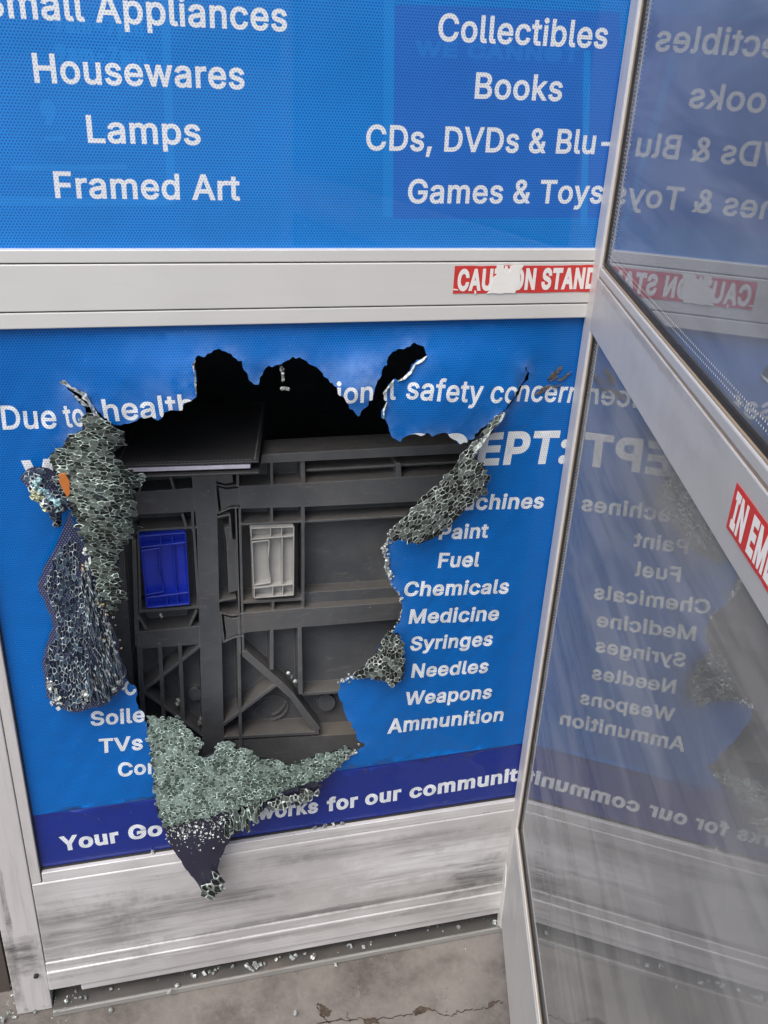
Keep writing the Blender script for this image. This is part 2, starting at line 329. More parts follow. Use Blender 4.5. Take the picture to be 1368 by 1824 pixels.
# ------------------------------------------------------------------ lettering
GLY = json.loads('''{"&":[448,[[197,-7,150,-2,110,12,78,34,54,62,39,96,34,133,37,163,47,189,63,213,85,235,237,352,255,375,260,389,262,405,258,427,245,445,226,457,201,461,184,459,168,453,155,444,145,431,139,416,137,399,139,380,145,363,169,327,438,0,364,0,102,319,87,344,78,370,75,398,79,430,91,458,109,481,134,499,165,510,200,513,235,510,266,499,290,482,308,459,320,433,324,404,322,382,315,362,291,325,256,293,128,195,110,174,100,154,97,131,100,108,109,87,124,70,143,57,166,49,193,46,223,50,251,59,278,75,301,95,321,121,336,151,346,186,349,224,408,224,405,180,397,144,385,115,371,92,333,47,305,23,271,7,234,-3]]],"'":[206,[[78,318,70,509,136,509,128,318]]],",":[188,[[38,-119,68,71,137,71,84,-119]]],"-":[453,[[337,244,337,188,114,188,114,244]]],"7":[453,[[97,0,323,448,62,452,62,509,391,509,391,449,165,0]]],"9":[453,[[226,516,271,510,310,494,343,468,368,434,384,393,389,347,385,309,373,270,350,224,200,0,130,0,301,248,307,248,287,221,257,202,218,195,175,199,137,214,106,237,83,269,68,307,64,352,69,397,85,436,110,469,143,494,182,510],[226,460,199,457,174,446,154,429,138,407,129,381,125,352,129,322,138,295,154,274,174,257,199,247,226,243,254,247,279,257,299,273,314,295,324,321,327,350,324,381,314,407,299,429,279,446,254,457]]],":":[188,[[95,-4,78,-1,63,9,53,24,50,41,53,59,63,73,78,83,95,87,113,83,128,73,138,59,141,41,138,24,128,9,113,-1],[95,271,78,274,63,284,53,299,50,316,53,334,63,349,78,359,95,362,113,359,128,349,138,334,141,316,138,299,128,284,113,274]]],"A":[480,[[16,0,201,509,276,509,463,0,395,0,264,372,232,478,245,478,191,302,85,0],[110,142,110,199,370,199,370,142]]],"B":[456,[[60,0,60,509,241,509,289,504,329,491,359,469,381,442,394,410,398,374,395,344,387,320,373,301,356,286,315,267,363,245,385,227,402,203,414,173,418,136,413,100,400,67,377,39,344,18,301,4,247,0],[125,57,281,60,309,67,330,80,349,105,355,137,352,161,342,184,327,203,306,218,279,228,248,231,125,231],[125,285,238,285,265,288,288,296,308,309,323,326,333,348,336,372,330,403,313,429,283,446,240,452,125,452]]],"C":[510,[[267,-7,225,-3,186,7,150,25,119,49,92,79,70,115,53,157,44,203,40,254,44,305,53,352,70,393,92,429,119,459,150,484,186,501,225,512,267,516,305,513,340,504,373,490,402,471,427,447,448,418,463,385,473,348,408,348,401,373,389,395,375,413,357,428,337,440,292,454,267,456,223,450,184,432,150,403,125,364,109,314,103,254,109,194,125,145,151,105,184,76,223,59,267,53,315,60,357,81,375,96,389,114,401,136,408,160,473,160,463,124,448,91,428,62,402,38,373,19,341,5,305,-4]]],"D":[502,[[219,0,96,0,96,57,215,57,272,63,318,81,354,110,379,149,394,198,399,255,394,312,379,361,354,399,320,428,275,446,221,452,93,452,93,509,225,509,273,505,315,495,353,478,385,455,412,426,433,391,449,351,458,306,462,255,458,205,449,159,433,119,411,83,384,54,351,31,312,14,268,3],[125,509,125,0,60,0,60,509]]],"E":[419,[[60,0,60,509,372,509,372,452,125,452,125,286,355,286,355,229,125,229,125,57,375,57,375,0]]],"F":[410,[[60,0,60,509,369,509,369,452,125,452,125,278,346,278,346,221,125,221,125,0]]],"G":[520,[[269,-7,225,-3,185,7,149,25,118,49,91,79,69,116,53,157,43,203,40,254,43,305,53,352,69,393,91,429,117,459,149,484,184,501,223,512,265,516,304,513,340,504,374,489,403,469,429,445,449,416,465,384,474,349,408,349,387,393,356,427,337,439,315,448,265,456,222,450,183,432,150,404,125,364,109,314,103,254,109,194,125,145,151,105,184,76,224,59,269,53,309,57,345,71,374,93,396,123,410,160,415,202,434,199,283,199,283,256,478,256,475,160,466,124,451,91,419,50,377,19,326,0]]],"H":[517,[[60,0,60,509,125,509,125,289,392,289,392,509,457,509,457,0,392,0,392,232,125,232,125,0]]],"I":[300,[[31,0,31,57,118,57,118,452,31,452,31,509,269,509,269,452,183,452,183,57,269,57,269,0]]],"K":[467,[[104,145,104,216,174,303,364,509,448,509,231,276],[60,0,60,509,125,509,125,0],[372,0,188,259,228,309,449,0]]],"L":[393,[[60,0,60,509,125,509,125,57,361,57,361,0]]],"M":[628,[[60,0,60,509,152,509,299,123,322,49,307,49,352,187,476,509,568,509,568,0,504,0,507,457,513,457,456,291,342,0,286,0,112,457,119,457,122,0]]],"N":[523,[[60,0,60,509,136,509,363,151,414,55,405,54,399,195,399,509,463,509,463,0,387,0,148,381,108,452,119,454,125,291,125,0]]],"O":[533,[[267,-7,225,-3,186,7,150,25,119,49,92,79,70,115,53,157,44,203,40,254,44,305,53,352,70,393,92,429,119,459,150,484,186,501,225,512,267,516,309,512,348,501,384,484,415,459,442,429,464,393,480,352,490,305,493,254,490,203,480,157,464,115,442,79,415,49,384,25,348,7,309,-3],[267,53,310,59,349,76,383,105,408,144,425,194,430,254,425,314,408,365,383,404,349,433,310,450,267,456,223,450,184,433,151,404,125,364,109,314,103,254,109,194,125,144,151,105,184,76,223,59]]],"P":[445,[[60,0,60,509,235,509,289,503,332,487,366,462,390,430,404,391,409,348,404,304,390,265,366,233,332,207,289,191,235,186,109,186,109,242,233,242,269,246,297,256,318,272,333,294,342,319,344,348,342,376,333,402,318,423,297,439,268,449,232,452,125,452,125,0]]],"R":[449,[[60,0,60,509,236,509,290,504,333,489,367,465,390,433,405,395,409,352,405,309,390,271,367,240,333,217,289,203,236,198,96,198,96,255,234,255,269,258,298,267,319,281,334,300,342,324,345,352,342,380,334,405,319,425,298,440,269,449,233,452,125,452,125,0],[353,0,230,229,303,229,428,0]]],"S":[447,[[224,-9,172,-4,128,9,91,31,64,60,46,96,38,137,104,137,110,110,123,88,142,71,166,59,194,52,224,49,257,52,286,60,311,74,329,92,341,114,346,139,342,161,332,179,316,193,296,205,184,239,128,260,86,289,67,313,56,341,52,372,58,413,75,448,102,476,138,498,180,511,227,516,275,511,316,498,351,476,377,449,394,415,401,378,337,378,332,402,320,421,302,437,267,453,225,459,194,456,167,448,145,435,129,418,118,398,115,376,119,352,131,334,148,319,169,308,312,264,359,238,379,220,395,198,405,171,408,139,403,99,386,64,360,34,323,11,278,-4]]],"T":[449,[[32,452,32,509,417,509,417,452,257,452,257,0,193,0,193,452]]],"U":[517,[[259,-8,203,-2,154,15,114,43,85,80,66,124,60,173,60,509,124,509,124,178,128,144,141,113,160,87,187,68,220,56,259,52,298,56,331,68,357,87,377,113,389,144,393,178,393,509,457,509,457,173,451,124,433,80,403,43,363,15,315,-2]]],"V":[480,[[204,0,16,509,84,509,215,137,248,31,235,31,290,206,395,509,463,509,278,0]]],"W":[686,[[155,0,16,509,82,509,187,94,197,40,189,40,224,196,306,509,380,509,486,94,497,40,488,40,523,196,603,509,670,509,530,0,455,0,351,391,336,475,350,475,335,395,230,0]]],"Y":[472,[[203,0,203,208,16,509,91,509,222,292,250,230,224,230,251,293,381,509,455,509,268,208,268,0]]],"a":[389,[[160,-9,126,-5,94,5,68,22,48,45,35,73,30,108,34,138,43,161,58,179,78,193,125,211,252,230,265,235,273,243,276,255,273,279,267,297,256,311,240,322,220,329,196,331,171,329,149,322,118,301,100,274,41,291,57,322,79,346,104,364,133,375,163,382,215,383,263,372,286,360,306,343,322,320,333,290,337,251,337,0,277,0,277,52,252,25,236,12,215,1,190,-6],[170,45,202,49,228,59,248,74,263,93,272,115,276,138,276,190,259,182,134,159,117,150,103,139,95,124,92,105,94,87,102,72,114,61,130,52]]],"b":[424,[[229,-8,198,-5,172,4,153,17,138,31,118,59,112,59,112,0,53,0,53,509,114,509,114,319,152,360,171,373,197,381,229,384,274,378,313,361,345,332,370,293,385,245,390,189,385,133,370,84,346,45,313,16,274,-2],[220,47,253,51,279,66,301,88,316,117,325,151,328,189,325,227,316,261,301,290,280,311,253,325,220,330,188,325,161,312,140,291,125,263,116,229,113,189,116,150,125,115,140,86,162,65,188,51]]],"c":[396,[[207,-8,159,-2,117,16,82,46,56,85,40,133,34,187,40,243,56,291,82,330,117,360,159,378,207,384,260,377,305,356,324,341,340,322,353,301,362,277,303,262,290,289,270,311,242,325,207,330,173,325,145,310,124,287,108,258,99,224,96,187,99,151,108,117,124,89,145,66,173,51,207,46,243,52,271,66,292,89,304,117,363,102,354,78,341,56,325,37,306,21,285,9,261,-1]]],"d":[424,[[195,-8,151,-2,111,16,79,45,55,84,39,133,34,189,39,245,55,293,79,332,112,361,151,378,196,384,228,381,253,373,272,360,287,346,306,319,311,509,372,509,372,0,313,0,313,59,307,59,287,31,272,17,252,4,227,-5],[205,47,236,51,263,65,284,86,299,115,309,150,312,189,309,229,300,263,284,291,263,312,237,325,205,330,172,325,145,311,124,290,108,261,99,227,96,189,99,151,109,117,124,88,145,66,172,51]]],"e":[404,[[212,-8,161,-2,117,16,82,46,56,85,40,132,34,187,39,242,55,290,81,329,115,359,157,378,205,384,236,382,266,374,294,361,319,341,341,315,357,282,368,242,371,169,75,169,75,221,338,221,310,202,307,237,298,269,283,294,263,314,237,326,205,330,173,326,146,313,125,294,109,270,99,241,96,178,100,139,110,106,128,80,151,61,179,50,212,46,254,53,271,61,285,73,297,88,306,105,365,91,353,63,335,39,311,19,283,4,249,-5]]],"f":[254,[[228,379,228,327,6,327,6,379],[81,0,81,432,84,461,96,486,113,505,135,519,161,527,187,530,222,527,243,521,227,468,195,474,171,470,154,460,145,443,142,419,142,0]]],"g":[425,[[207,-151,168,-148,134,-140,105,-127,82,-110,64,-91,51,-69,101,-41,122,-66,136,-78,154,-88,178,-95,207,-97,249,-92,282,-75,298,-58,308,-34,311,-6,311,68,306,68,287,41,272,28,252,16,227,8,195,5,152,10,113,27,80,53,55,90,39,136,34,191,39,246,55,293,80,332,112,361,152,378,196,384,228,382,253,373,273,360,288,346,308,319,313,319,313,379,372,379,372,-9,367,-54,350,-90,324,-117,291,-136,251,-147],[205,59,237,63,264,75,285,95,300,121,309,154,312,193,309,231,300,264,285,291,264,312,237,325,205,330,172,325,145,312,124,290,109,262,99,229,96,193,99,155,109,123,124,96,145,76,172,63]]],"h":[410,[[114,227,114,0,53,0,53,509,114,509,114,287,102,287,124,332,152,362,187,379,227,384,264,380,295,369,321,349,341,321,353,285,357,240,357,0,296,0,296,235,290,275,273,304,246,323,210,329,184,326,161,317,141,303,126,283,117,257]]],"i":[167,[[53,0,53,379,114,379,114,0],[84,443,67,446,54,455,44,468,41,483,44,499,54,512,67,521,84,524,100,521,114,512,123,499,126,483,123,468,114,455,100,446]]],"j":[167,[[53,379,114,379,114,-30,111,-63,102,-90,86,-113,65,-129,37,-139,-10,-143,-10,-87,25,-83,40,-72,50,-54,53,-29],[83,443,67,446,53,455,44,468,41,483,44,499,53,512,67,521,83,524,100,521,114,512,123,499,126,483,123,468,114,455,100,446]]],"k":[381,[[110,137,110,212,121,212,284,379,360,379,184,199,177,199],[53,0,53,509,114,509,114,0],[294,0,148,186,191,229,372,0]]],"l":[189,[[139,-2,101,3,74,20,58,47,53,84,53,509,114,509,115,77,120,62,130,54,170,54,181,3]]],"m":[610,[[53,0,53,379,112,379,112,295,118,323,132,346,151,363,172,376,195,384,219,386,257,380,287,361,309,331,321,295,312,295,322,321,337,343,357,361,381,375,407,383,437,386,468,383,497,372,522,354,541,328,553,296,557,255,557,0,496,0,496,254,493,279,485,298,473,313,447,326,419,330,395,328,374,320,358,307,345,290,338,270,335,247,335,0,274,0,274,260,269,288,253,311,229,326,199,330,178,328,158,320,140,307,126,289,117,266,114,238,114,0]]],"n":[410,[[114,227,114,0,53,0,53,379,112,379,112,287,102,287,124,332,152,362,187,379,227,384,264,380,295,369,321,349,341,321,353,285,357,240,357,0,296,0,296,235,290,275,273,304,246,323,210,329,184,326,161,317,141,303,126,283,117,257]]],"o":[415,[[207,-8,159,-2,117,16,82,46,56,85,40,133,34,187,40,243,56,291,82,330,117,360,159,378,207,384,256,378,299,360,333,330,359,291,376,243,381,187,376,133,359,85,333,46,299,16,256,-2],[207,46,242,51,270,66,292,89,307,117,316,151,319,187,316,224,307,258,292,287,270,310,242,325,207,330,173,325,145,310,124,287,108,258,99,224,96,187,99,151,108,117,124,89,145,66,173,51]]],"p":[424,[[53,-143,53,379,112,379,112,319,118,319,137,346,152,360,171,373,197,381,229,384,274,378,313,361,345,332,370,293,385,245,390,189,385,133,370,84,346,45,313,16,274,-2,229,-8,198,-5,173,4,153,17,138,31,118,59,114,-143],[220,47,253,51,279,66,301,88,316,117,325,151,328,189,325,227,316,261,301,290,280,311,253,325,220,330,188,325,161,312,140,291,125,263,116,229,113,189,116,150,125,115,140,86,162,65,188,51]]],"q":[424,[[372,-143,311,-143,311,59,272,17,252,4,227,-5,195,-8,151,-2,111,16,79,45,55,84,39,133,34,189,39,245,55,293,79,332,112,361,151,378,196,384,228,381,253,373,272,360,287,346,307,319,313,319,313,379,372,379],[205,47,236,51,263,65,284,86,299,115,309,150,312,189,309,229,300,263,284,291,263,312,237,325,205,330,172,325,145,311,124,290,108,261,99,227,96,189,99,151,109,117,124,88,145,66,172,51]]],"r":[259,[[53,0,53,379,112,379,112,321,130,347,152,367,181,380,243,384,243,322,207,326,182,323,159,315,140,301,126,284,117,262,114,237,114,0]]],"s":[365,[[182,-8,145,-5,112,3,84,18,62,38,45,63,36,94,94,107,105,79,124,60,150,49,181,45,217,50,244,62,262,81,268,103,265,121,254,136,237,147,149,170,104,186,72,208,53,237,47,274,51,305,65,332,87,354,115,370,149,381,187,384,223,381,254,372,279,358,299,339,314,316,324,290,268,277,258,298,243,316,219,328,187,333,156,329,131,317,114,299,109,277,112,258,124,243,144,232,229,209,275,194,306,171,325,142,331,107,326,75,312,47,290,24,260,6,223,-5]]],"t":[227,[[204,379,204,327,6,327,6,379],[65,471,126,471,126,98,128,76,136,61,150,53,185,51,202,54,213,2,168,-4,138,-1,113,7,92,21,77,41,68,64,65,93]]],"u":[410,[[182,-5,146,-1,115,11,89,31,69,59,57,95,53,139,53,379,114,379,114,144,119,105,137,75,164,56,200,50,226,53,249,62,268,77,283,97,293,122,296,153,296,379,357,379,357,0,298,0,298,92,307,92,286,47,257,17,222,0]]],"v":[389,[[163,0,17,379,84,379,165,155,206,21,184,21,224,155,305,379,371,379,226,0]]],"w":[567,[[138,0,23,379,87,379,154,137,175,41,165,41,206,214,252,379,316,379,382,136,402,41,391,41,434,214,480,379,545,379,429,0,368,0,277,338,291,338,248,172,199,0]]],"x":[379,[[21,0,171,218,171,171,29,379,100,379,207,206,175,206,233,306,282,379,352,379,209,169,209,214,358,0,287,0,173,182,205,182,148,85,91,0]]],"y":[389,[[47,-139,61,-86,88,-90,104,-89,118,-84,130,-74,141,-58,163,-1,17,379,84,379,165,155,206,21,184,21,224,155,305,379,371,379,204,-58,191,-85,177,-107,159,-124,139,-136,117,-143,91,-145]]],"z":[380,[[42,0,42,46,254,320,48,323,48,379,333,379,333,331,126,60,339,56,339,0]]]," ":[188,[]]}''')
def pip(P, poly):                        # crossing test, vectorised
    x, y = P[:, 0], P[:, 1]; c = np.zeros(len(P), bool); n = len(poly)
    for i in range(n):
        x1, y1 = poly[i-1]; x2, y2 = poly[i]
        if y1 == y2: continue
        k = ((y1 > y) != (y2 > y)) & (x < (x2-x1)*(y-y1)/(y2-y1)+x1); c ^= k
    return c
def embolden(loops, off):                # ink lies to the right of every loop
    out = []
    for l in loops:
        p = np.array(l, float).reshape(-1, 2); e = np.roll(p, -1, 0)-p; k = np.linalg.norm(e, axis=1, keepdims=True); k[k == 0] = 1
        nn = np.stack([-e[:, 1], e[:, 0]], 1)/k; pn = np.roll(nn, 1, 0); b = nn+pn
        q = np.maximum(np.sum(b*nn, 1, keepdims=True), 0.6); out.append(p+off*b/q)
    return out
def winding(P, loops):
    x, y = P[:, 0], P[:, 1]; w_ = np.zeros(len(P), int)
    for l in loops:
        for i in range(len(l)):
            x1, y1 = l[i-1]; x2, y2 = l[i]
            if y1 == y2: continue
            side = (x2-x1)*(y-y1)-(x-x1)*(y2-y1)
            w_ += ((y1 <= y) & (y2 > y) & (side < 0)).astype(int)-((y1 > y) & (y2 <= y) & (side > 0)).astype(int)
    return w_ != 0
def text_loops(s, off):                  # loops in em/1000, ink box, per glyph
    x = 0; g = []
    for ch in s:
        adv, loops = GLY[ch]
        if loops: g.append([l+np.array([x, 0]) for l in embolden(loops, off)])
        x += adv+off*1.1
    allp = np.concatenate([l for gg in g for l in gg]); return g, allp[:, 0].min(), allp[:, 0].max()
def text_on(s, A, B, cap, off=22):       # A, B: 2-D baseline ends of the ink; returns glyph loop lists in that plane
    g, x0, x1 = text_loops(s, off); A = np.array(A); B = np.array(B); L = np.linalg.norm(B-A); ux = (B-A)/L; uy = np.array([-ux[1], ux[0]])
    sx = L/(x1-x0); sy = cap/(509.0+2*off)
    return [[A+np.outer((l[:, 0]-x0)*sx, ux)+np.outer((l[:, 1]+off)*sy, uy) for l in gg] for gg in g]

# ------------------------------------------------------------------ film sheets (print and lettering in one mesh)
def film_sheet(name, x0, x1, z0, z1, glyphs, holes, mats, disp, cell, parent, band=None, zones=(), stress=None):
    V = []; E = []
    def loop(p):
        n0 = len(V); V.extend([Vector((float(a), float(b))) for a, b in p]); k = len(p)
        E.extend([(n0+i, n0+(i+1) % k) for i in range(k)])
    loop([(x0, z0), (x1, z0), (x1, z1), (x0, z1)])
    if band:
        V.extend([Vector((x0, band(x0))), Vector((x1, band(x1)))]); E.append((len(V)-2, len(V)-1))
    for h in holes: loop(h)
    for zp, zm in zones: loop(zp)
    for g in glyphs:
        for l in g: loop(l)
    gx = np.arange(x0+cell, x1-cell*0.5, cell); gz = np.arange(z0+cell, z1-cell*0.5, cell)
    for a in gx:
        for c in gz: V.append(Vector((a+random.uniform(-.3, .3)*cell, c+random.uniform(-.3, .3)*cell)))
    vv, ee, ff, *_ = delaunay_2d_cdt(V, E, [], 0, 1e-6)
    P = np.array([(v.x, v.y) for v in vv]); T = np.array([f for f in ff if len(f) == 3]); Cn = P[T].mean(1)
    keep = np.ones(len(T), bool)
    for h in holes: keep &= ~pip(Cn, h)
    mi = np.zeros(len(T), int)
    if band: mi[Cn[:, 1] < band(Cn[:, 0])] = 2
    for zp, zm in zones: mi[winding(Cn, [zp])] = zm
    for g in glyphs:
        lo = np.min([l.min(0) for l in g], 0); hi = np.max([l.max(0) for l in g], 0)
        k = np.where((Cn[:, 0] > lo[0]) & (Cn[:, 0] < hi[0]) & (Cn[:, 1] > lo[1]) & (Cn[:, 1] < hi[1]))[0]
        if not len(k): continue
        mi[k[winding(Cn[k], g)]] = 1
    T = T[keep]; mi = mi[keep]; d = disp(P[:, 0], P[:, 1])
    mb = MB(); mb.v = [(float(a), float(-q), float(c)) for (a, c), q in zip(P, d)]
    mb.f = [tuple(int(i) for i in t) for t in T]; mb.m = [int(i) for i in mi]
    o = mb.build(name, mats, parent, smooth=True)
    if stress is not None:
        a_ = o.data.attributes.new('stress', 'FLOAT', 'POINT'); a_.data.foreach_set('value', stress(P).astype(np.float32))
    return o

def jag(pts, step=5.0, amp=2.0):         # ragged torn outline
    out = []; n = len(pts)
    for i in range(n):
        a = np.array(pts[i], float); b = np.array(pts[(i+1) % n], float); L = np.linalg.norm(b-a); k = max(1, int(L/step))
        t = (b-a)/max(L, 1e-6); nn = np.array([-t[1], t[0]])
        for j in range(k):
            q = a+(b-a)*j/k
            if 0 < j: q = q+nn*random.uniform(-amp, amp)+t*random.uniform(-.3, .3)*L/k
            out.append(tuple(q))
    return out

# ------------------------------------------------------------------ shattered glass clinging to film: cracked cells with thickness
def clip_half(poly, m, nrm):             # keep side (p-m).n <= 0
    out = []; n = len(poly)
    for i in range(n):
        a, b = poly[i-1], poly[i]; da = (a-m)@nrm; db = (b-m)@nrm
        if (da <= 0) != (db <= 0): out.append(a+(b-a)*(da/(da-db)))
        if db <= 0: out.append(b)
    return out
def cells_in(poly, sx, sy, rot, jit=0.56):
    poly = np.array(poly, float); c, s = math.cos(rot), math.sin(rot); Rm = np.array([[c, -s], [s, c]])
    Q = (poly@Rm)/np.array([sx, sy]); lo = Q.min(0)-2; hi = Q.max(0)+2
    S = []; nx = int(hi[0]-lo[0])+1; ny = int(hi[1]-lo[1])+1
    grid = {}
    for j in range(ny):
        for i in range(nx):
            p = np.array([lo[0]+i+(0.5 if j % 2 else 0)+random.uniform(-jit, jit), lo[1]+j+random.uniform(-jit, jit)]); grid[(i, j)] = p
    ins = {k: v for k, v in zip(grid, pip(np.array(list(grid.values())), Q))}
    out = []
    for (i, j), p in grid.items():
        if not ins[(i, j)]: continue
        cell = [p+np.array(q) for q in ((-1.6, -1.6), (1.6, -1.6), (1.6, 1.6), (-1.6, 1.6))]
        for dj in (-2, -1, 0, 1, 2):
            for di in (-2, -1, 0, 1, 2):
                q = grid.get((i+di, j+dj))
                if q is None or (di == 0 and dj == 0): continue
                cell = clip_half(cell, (p+q)/2, q-p)
                if len(cell) < 3: break
        if len(cell) >= 3: out.append((np.array(cell)*np.array([sx, sy]))@Rm.T)
    return out
def glass_flap(name, parent, poly, depth, sx, sy, rot, mats, h=0.0035, inset=0.20, drop=0.0, film_mat=None, film_poly=None, tilt=0.25, label=None):
    # depth(px,py) -> y of the film side; cells stand h towards the viewer
    mb = MB(); cellv = []; vary = []
    for cell in cells_in(poly, sx, sy, rot):
        if random.random() < drop: continue
        c = cell.mean(0); ins = inset*random.choice((0.5, 0.7, 1.0, 1.4, 2.2)); inner = c+(cell-c)*(1-min(0.6, ins)); k = len(cell)
        tx, ty = random.gauss(0, tilt), random.gauss(0, tilt); hh = h*random.uniform(0.85, 1.15)
        base = [at(p[0], p[1], depth(p[0], p[1])) for p in cell]
        mid = [at(p[0], p[1], depth(p[0], p[1])-hh*0.9) for p in cell]
        top = [at(p[0], p[1], depth(p[0], p[1])-hh*(1+(p[0]-c[0])/sx*tx*0.5+(p[1]-c[1])/sy*ty*0.5)) for p in inner]
        n0 = len(mb.f); r = 0.62*random.random()+0.38*(0.5+0.5*math.sin(c[0]*.083+1.7*math.sin(c[1]*.051))*math.sin(c[1]*.097+1.3*math.sin(c[0]*.06)))
        fs = [tuple(range(2*k, 3*k))]+[(i, (i+1) % k, k+(i+1) % k, k+i) for i in range(k)]+[(k+i, k+(i+1) % k, 2*k+(i+1) % k, 2*k+i) for i in range(k)]
        mb.add(base+mid+top, fs, 0)
        for q in range(1, 2*k+1): mb.m[n0+q] = 1
        cellv += [r]*len(fs); vary += [0.0]*(1+k)+[random.choice((0, 0, 0, 0, .3, .6, .9)) for _ in range(k)]
    o = mb.build(name, mats, parent)
    at_ = o.data.attributes.new('cell', 'FLOAT', 'FACE'); at_.data.foreach_set('value', cellv)
    at_ = o.data.attributes.new('vary', 'FLOAT', 'FACE'); at_.data.foreach_set('value', vary)
    bm = bmesh.new(); bm.from_mesh(o.data); bmesh.ops.recalc_face_normals(bm, faces=bm.faces); bm.to_mesh(o.data); bm.free()
    if label: o['label'] = label
    if film_mat:
        fp = jag(film_poly or poly, 7, 1.5); V = [Vector((p[0], p[1])) for p in fp]; n = len(V); E = [(i, (i+1) % n) for i in range(n)]
        a = np.array(fp); lo, hi = a.min(0), a.max(0)
        for gx in np.arange(lo[0]+8, hi[0], 14):
            for gy in np.arange(lo[1]+8, hi[1], 14): V.append(Vector((gx, gy)))
        vv, ee, ff, *_ = delaunay_2d_cdt(V, E, [], 0, 1e-5)
        P = np.array([(v.x, v.y) for v in vv]); T = np.array([f for f in ff if len(f) == 3]); T = T[pip(P[T].mean(1), fp)]
        m2 = MB(); k = len(P)
        front = [at(p[0], p[1], depth(p[0], p[1])-0.0004) for p in P]; back = [v+Vector((0, 0.0006, 0)) for v in front]
        m2.v = [tuple(v) for v in front+back]; m2.f = [tuple(int(i) for i in t) for t in T]+[tuple(int(i)+k for i in t[::-1]) for t in T]; m2.m = [0]*len(m2.f)
        m2.build('film_backing', film_mat, o, smooth=True)
    return o
def crumb(mb, c, s, m=0):                # one broken cube of safety glass
    q = Matrix.Rotation(random.uniform(0, 6.28), 3, Vector((random.gauss(0, 1), random.gauss(0, 1), random.gauss(0, 1))).normalized())
    d = (s*random.uniform(0.5, 0.8), s*random.uniform(0.4, 0.7), s*random.uniform(0.35, 0.6))
    vs = [Vector(c)+q@Vector((x*d[0]*random.uniform(.75, 1.1), y*d[1]*random.uniform(.75, 1.1), z*d[2]*random.uniform(.75, 1.1))) for x in (-1, 1) for y in (-1, 1) for z in (-1, 1)]
    mb.add(vs, [(0, 1, 3, 2), (4, 6, 7, 5), (0, 4, 5, 1), (2, 3, 7, 6), (0, 2, 6, 4), (1, 5, 7, 3)], m)

# ================================================================== the setting
g = MB(); g.v = [(-60, -80, 0), (60, -80, 0), (60, 0.30, 0), (-60, 0.30, 0)]; g.f = [(0, 1, 2, 3)]; g.m = [0]
tag(g.build('ground', M['concrete']), kind='structure', label='stained brown grey concrete pavement in front of the shop')
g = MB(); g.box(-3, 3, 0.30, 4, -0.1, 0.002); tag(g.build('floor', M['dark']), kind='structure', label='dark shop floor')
def crack(pts, wd, seed):
    random.seed(seed); mb = MB(); L = []; Rr = []
    P = []
    for i in range(len(pts)-1):
        for j in range(6):
            t = j/6; P.append((pts[i][0]+(pts[i+1][0]-pts[i][0])*t+random.uniform(-3, 3), pts[i][1]+(pts[i+1][1]-pts[i][1])*t+random.uniform(-3, 3)))
    P.append(pts[-1])
    vs = []
    for i, p in enumerate(P):
        c = at_z(p[0], p[1], 0.0); q = wd*random.uniform(0.35, 1.5)*(0.3 if i in (0, len(P)-1) else 1)
        vs += [(c.x, c.y-q, 0.0007), (c.x, c.y+q, 0.0007)]
    mb.add(vs, [(2*i, 2*i+2, 2*i+3, 2*i+1) for i in range(len(P)-1)])
    return mb
for k, (pp, wd) in enumerate([([(560, 1826), (600, 1817), (640, 1815), (690, 1815), (735, 1805), (745, 1796), (770, 1800), (800, 1811), (812, 1803), (840, 1800), (870, 1796), (878, 1786), (897, 1785)], 0.0011),
                              ([(565, 1788), (567, 1802), (578, 1814), (590, 1826)], 0.0012), ([(797, 1810), (792, 1780), (798, 1758)], 0.0005), ([(618, 1800), (622, 1822)], .0009)]):
    o = crack(pp, wd, k).build('pavement_crack', M['crack']); tag(o, kind='structure', label='dark hairline crack in the concrete')
for k, pp in enumerate(([(566, 1786), (580, 1795), (592, 1800), (585, 1812), (570, 1806)], [(735, 1802), (748, 1792), (768, 1797), (752, 1806), (738, 1810)], [(648, 1816), (668, 1813), (676, 1824), (650, 1826)], [(870, 1786), (882, 1783), (880, 1791), (868, 1796)], [(840, 1622), (884, 1612), (886, 1630), (850, 1640)])):
    mb = MB(); mb.add([tuple(at_z(p[0], p[1], 0))[:2]+(.0012,) for p in jag(pp, 3, 1.6)], [tuple(range(len(jag(pp, 3, 0))))]); tag(mb.build('crack_debris', M['rust']), kind='stuff', label='brown grit lodged along the pavement crack', cat='grit')
random.seed(21)

# walls round the front and the dark room behind it
room = empty('shop_room', (0, 2, 0), label='unlit black shop interior seen through the jagged hole', cat='room', kind='thing')
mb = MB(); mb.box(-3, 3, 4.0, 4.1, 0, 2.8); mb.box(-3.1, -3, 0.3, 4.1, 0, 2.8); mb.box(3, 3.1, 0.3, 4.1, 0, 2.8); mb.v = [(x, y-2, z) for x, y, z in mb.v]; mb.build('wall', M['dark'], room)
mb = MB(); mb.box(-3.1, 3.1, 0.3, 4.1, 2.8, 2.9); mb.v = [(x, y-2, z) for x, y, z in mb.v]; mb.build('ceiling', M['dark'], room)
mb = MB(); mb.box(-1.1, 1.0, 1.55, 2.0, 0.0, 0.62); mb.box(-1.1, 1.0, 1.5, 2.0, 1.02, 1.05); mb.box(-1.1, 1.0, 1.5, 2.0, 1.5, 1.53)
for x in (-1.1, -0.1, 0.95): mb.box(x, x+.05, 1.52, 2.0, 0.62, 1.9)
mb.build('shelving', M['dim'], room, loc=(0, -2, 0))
wl = empty('facade_wall', (0, 0.15, 0), label='dark brown wall beside the left stile of the broken window', cat='wall', kind='thing')
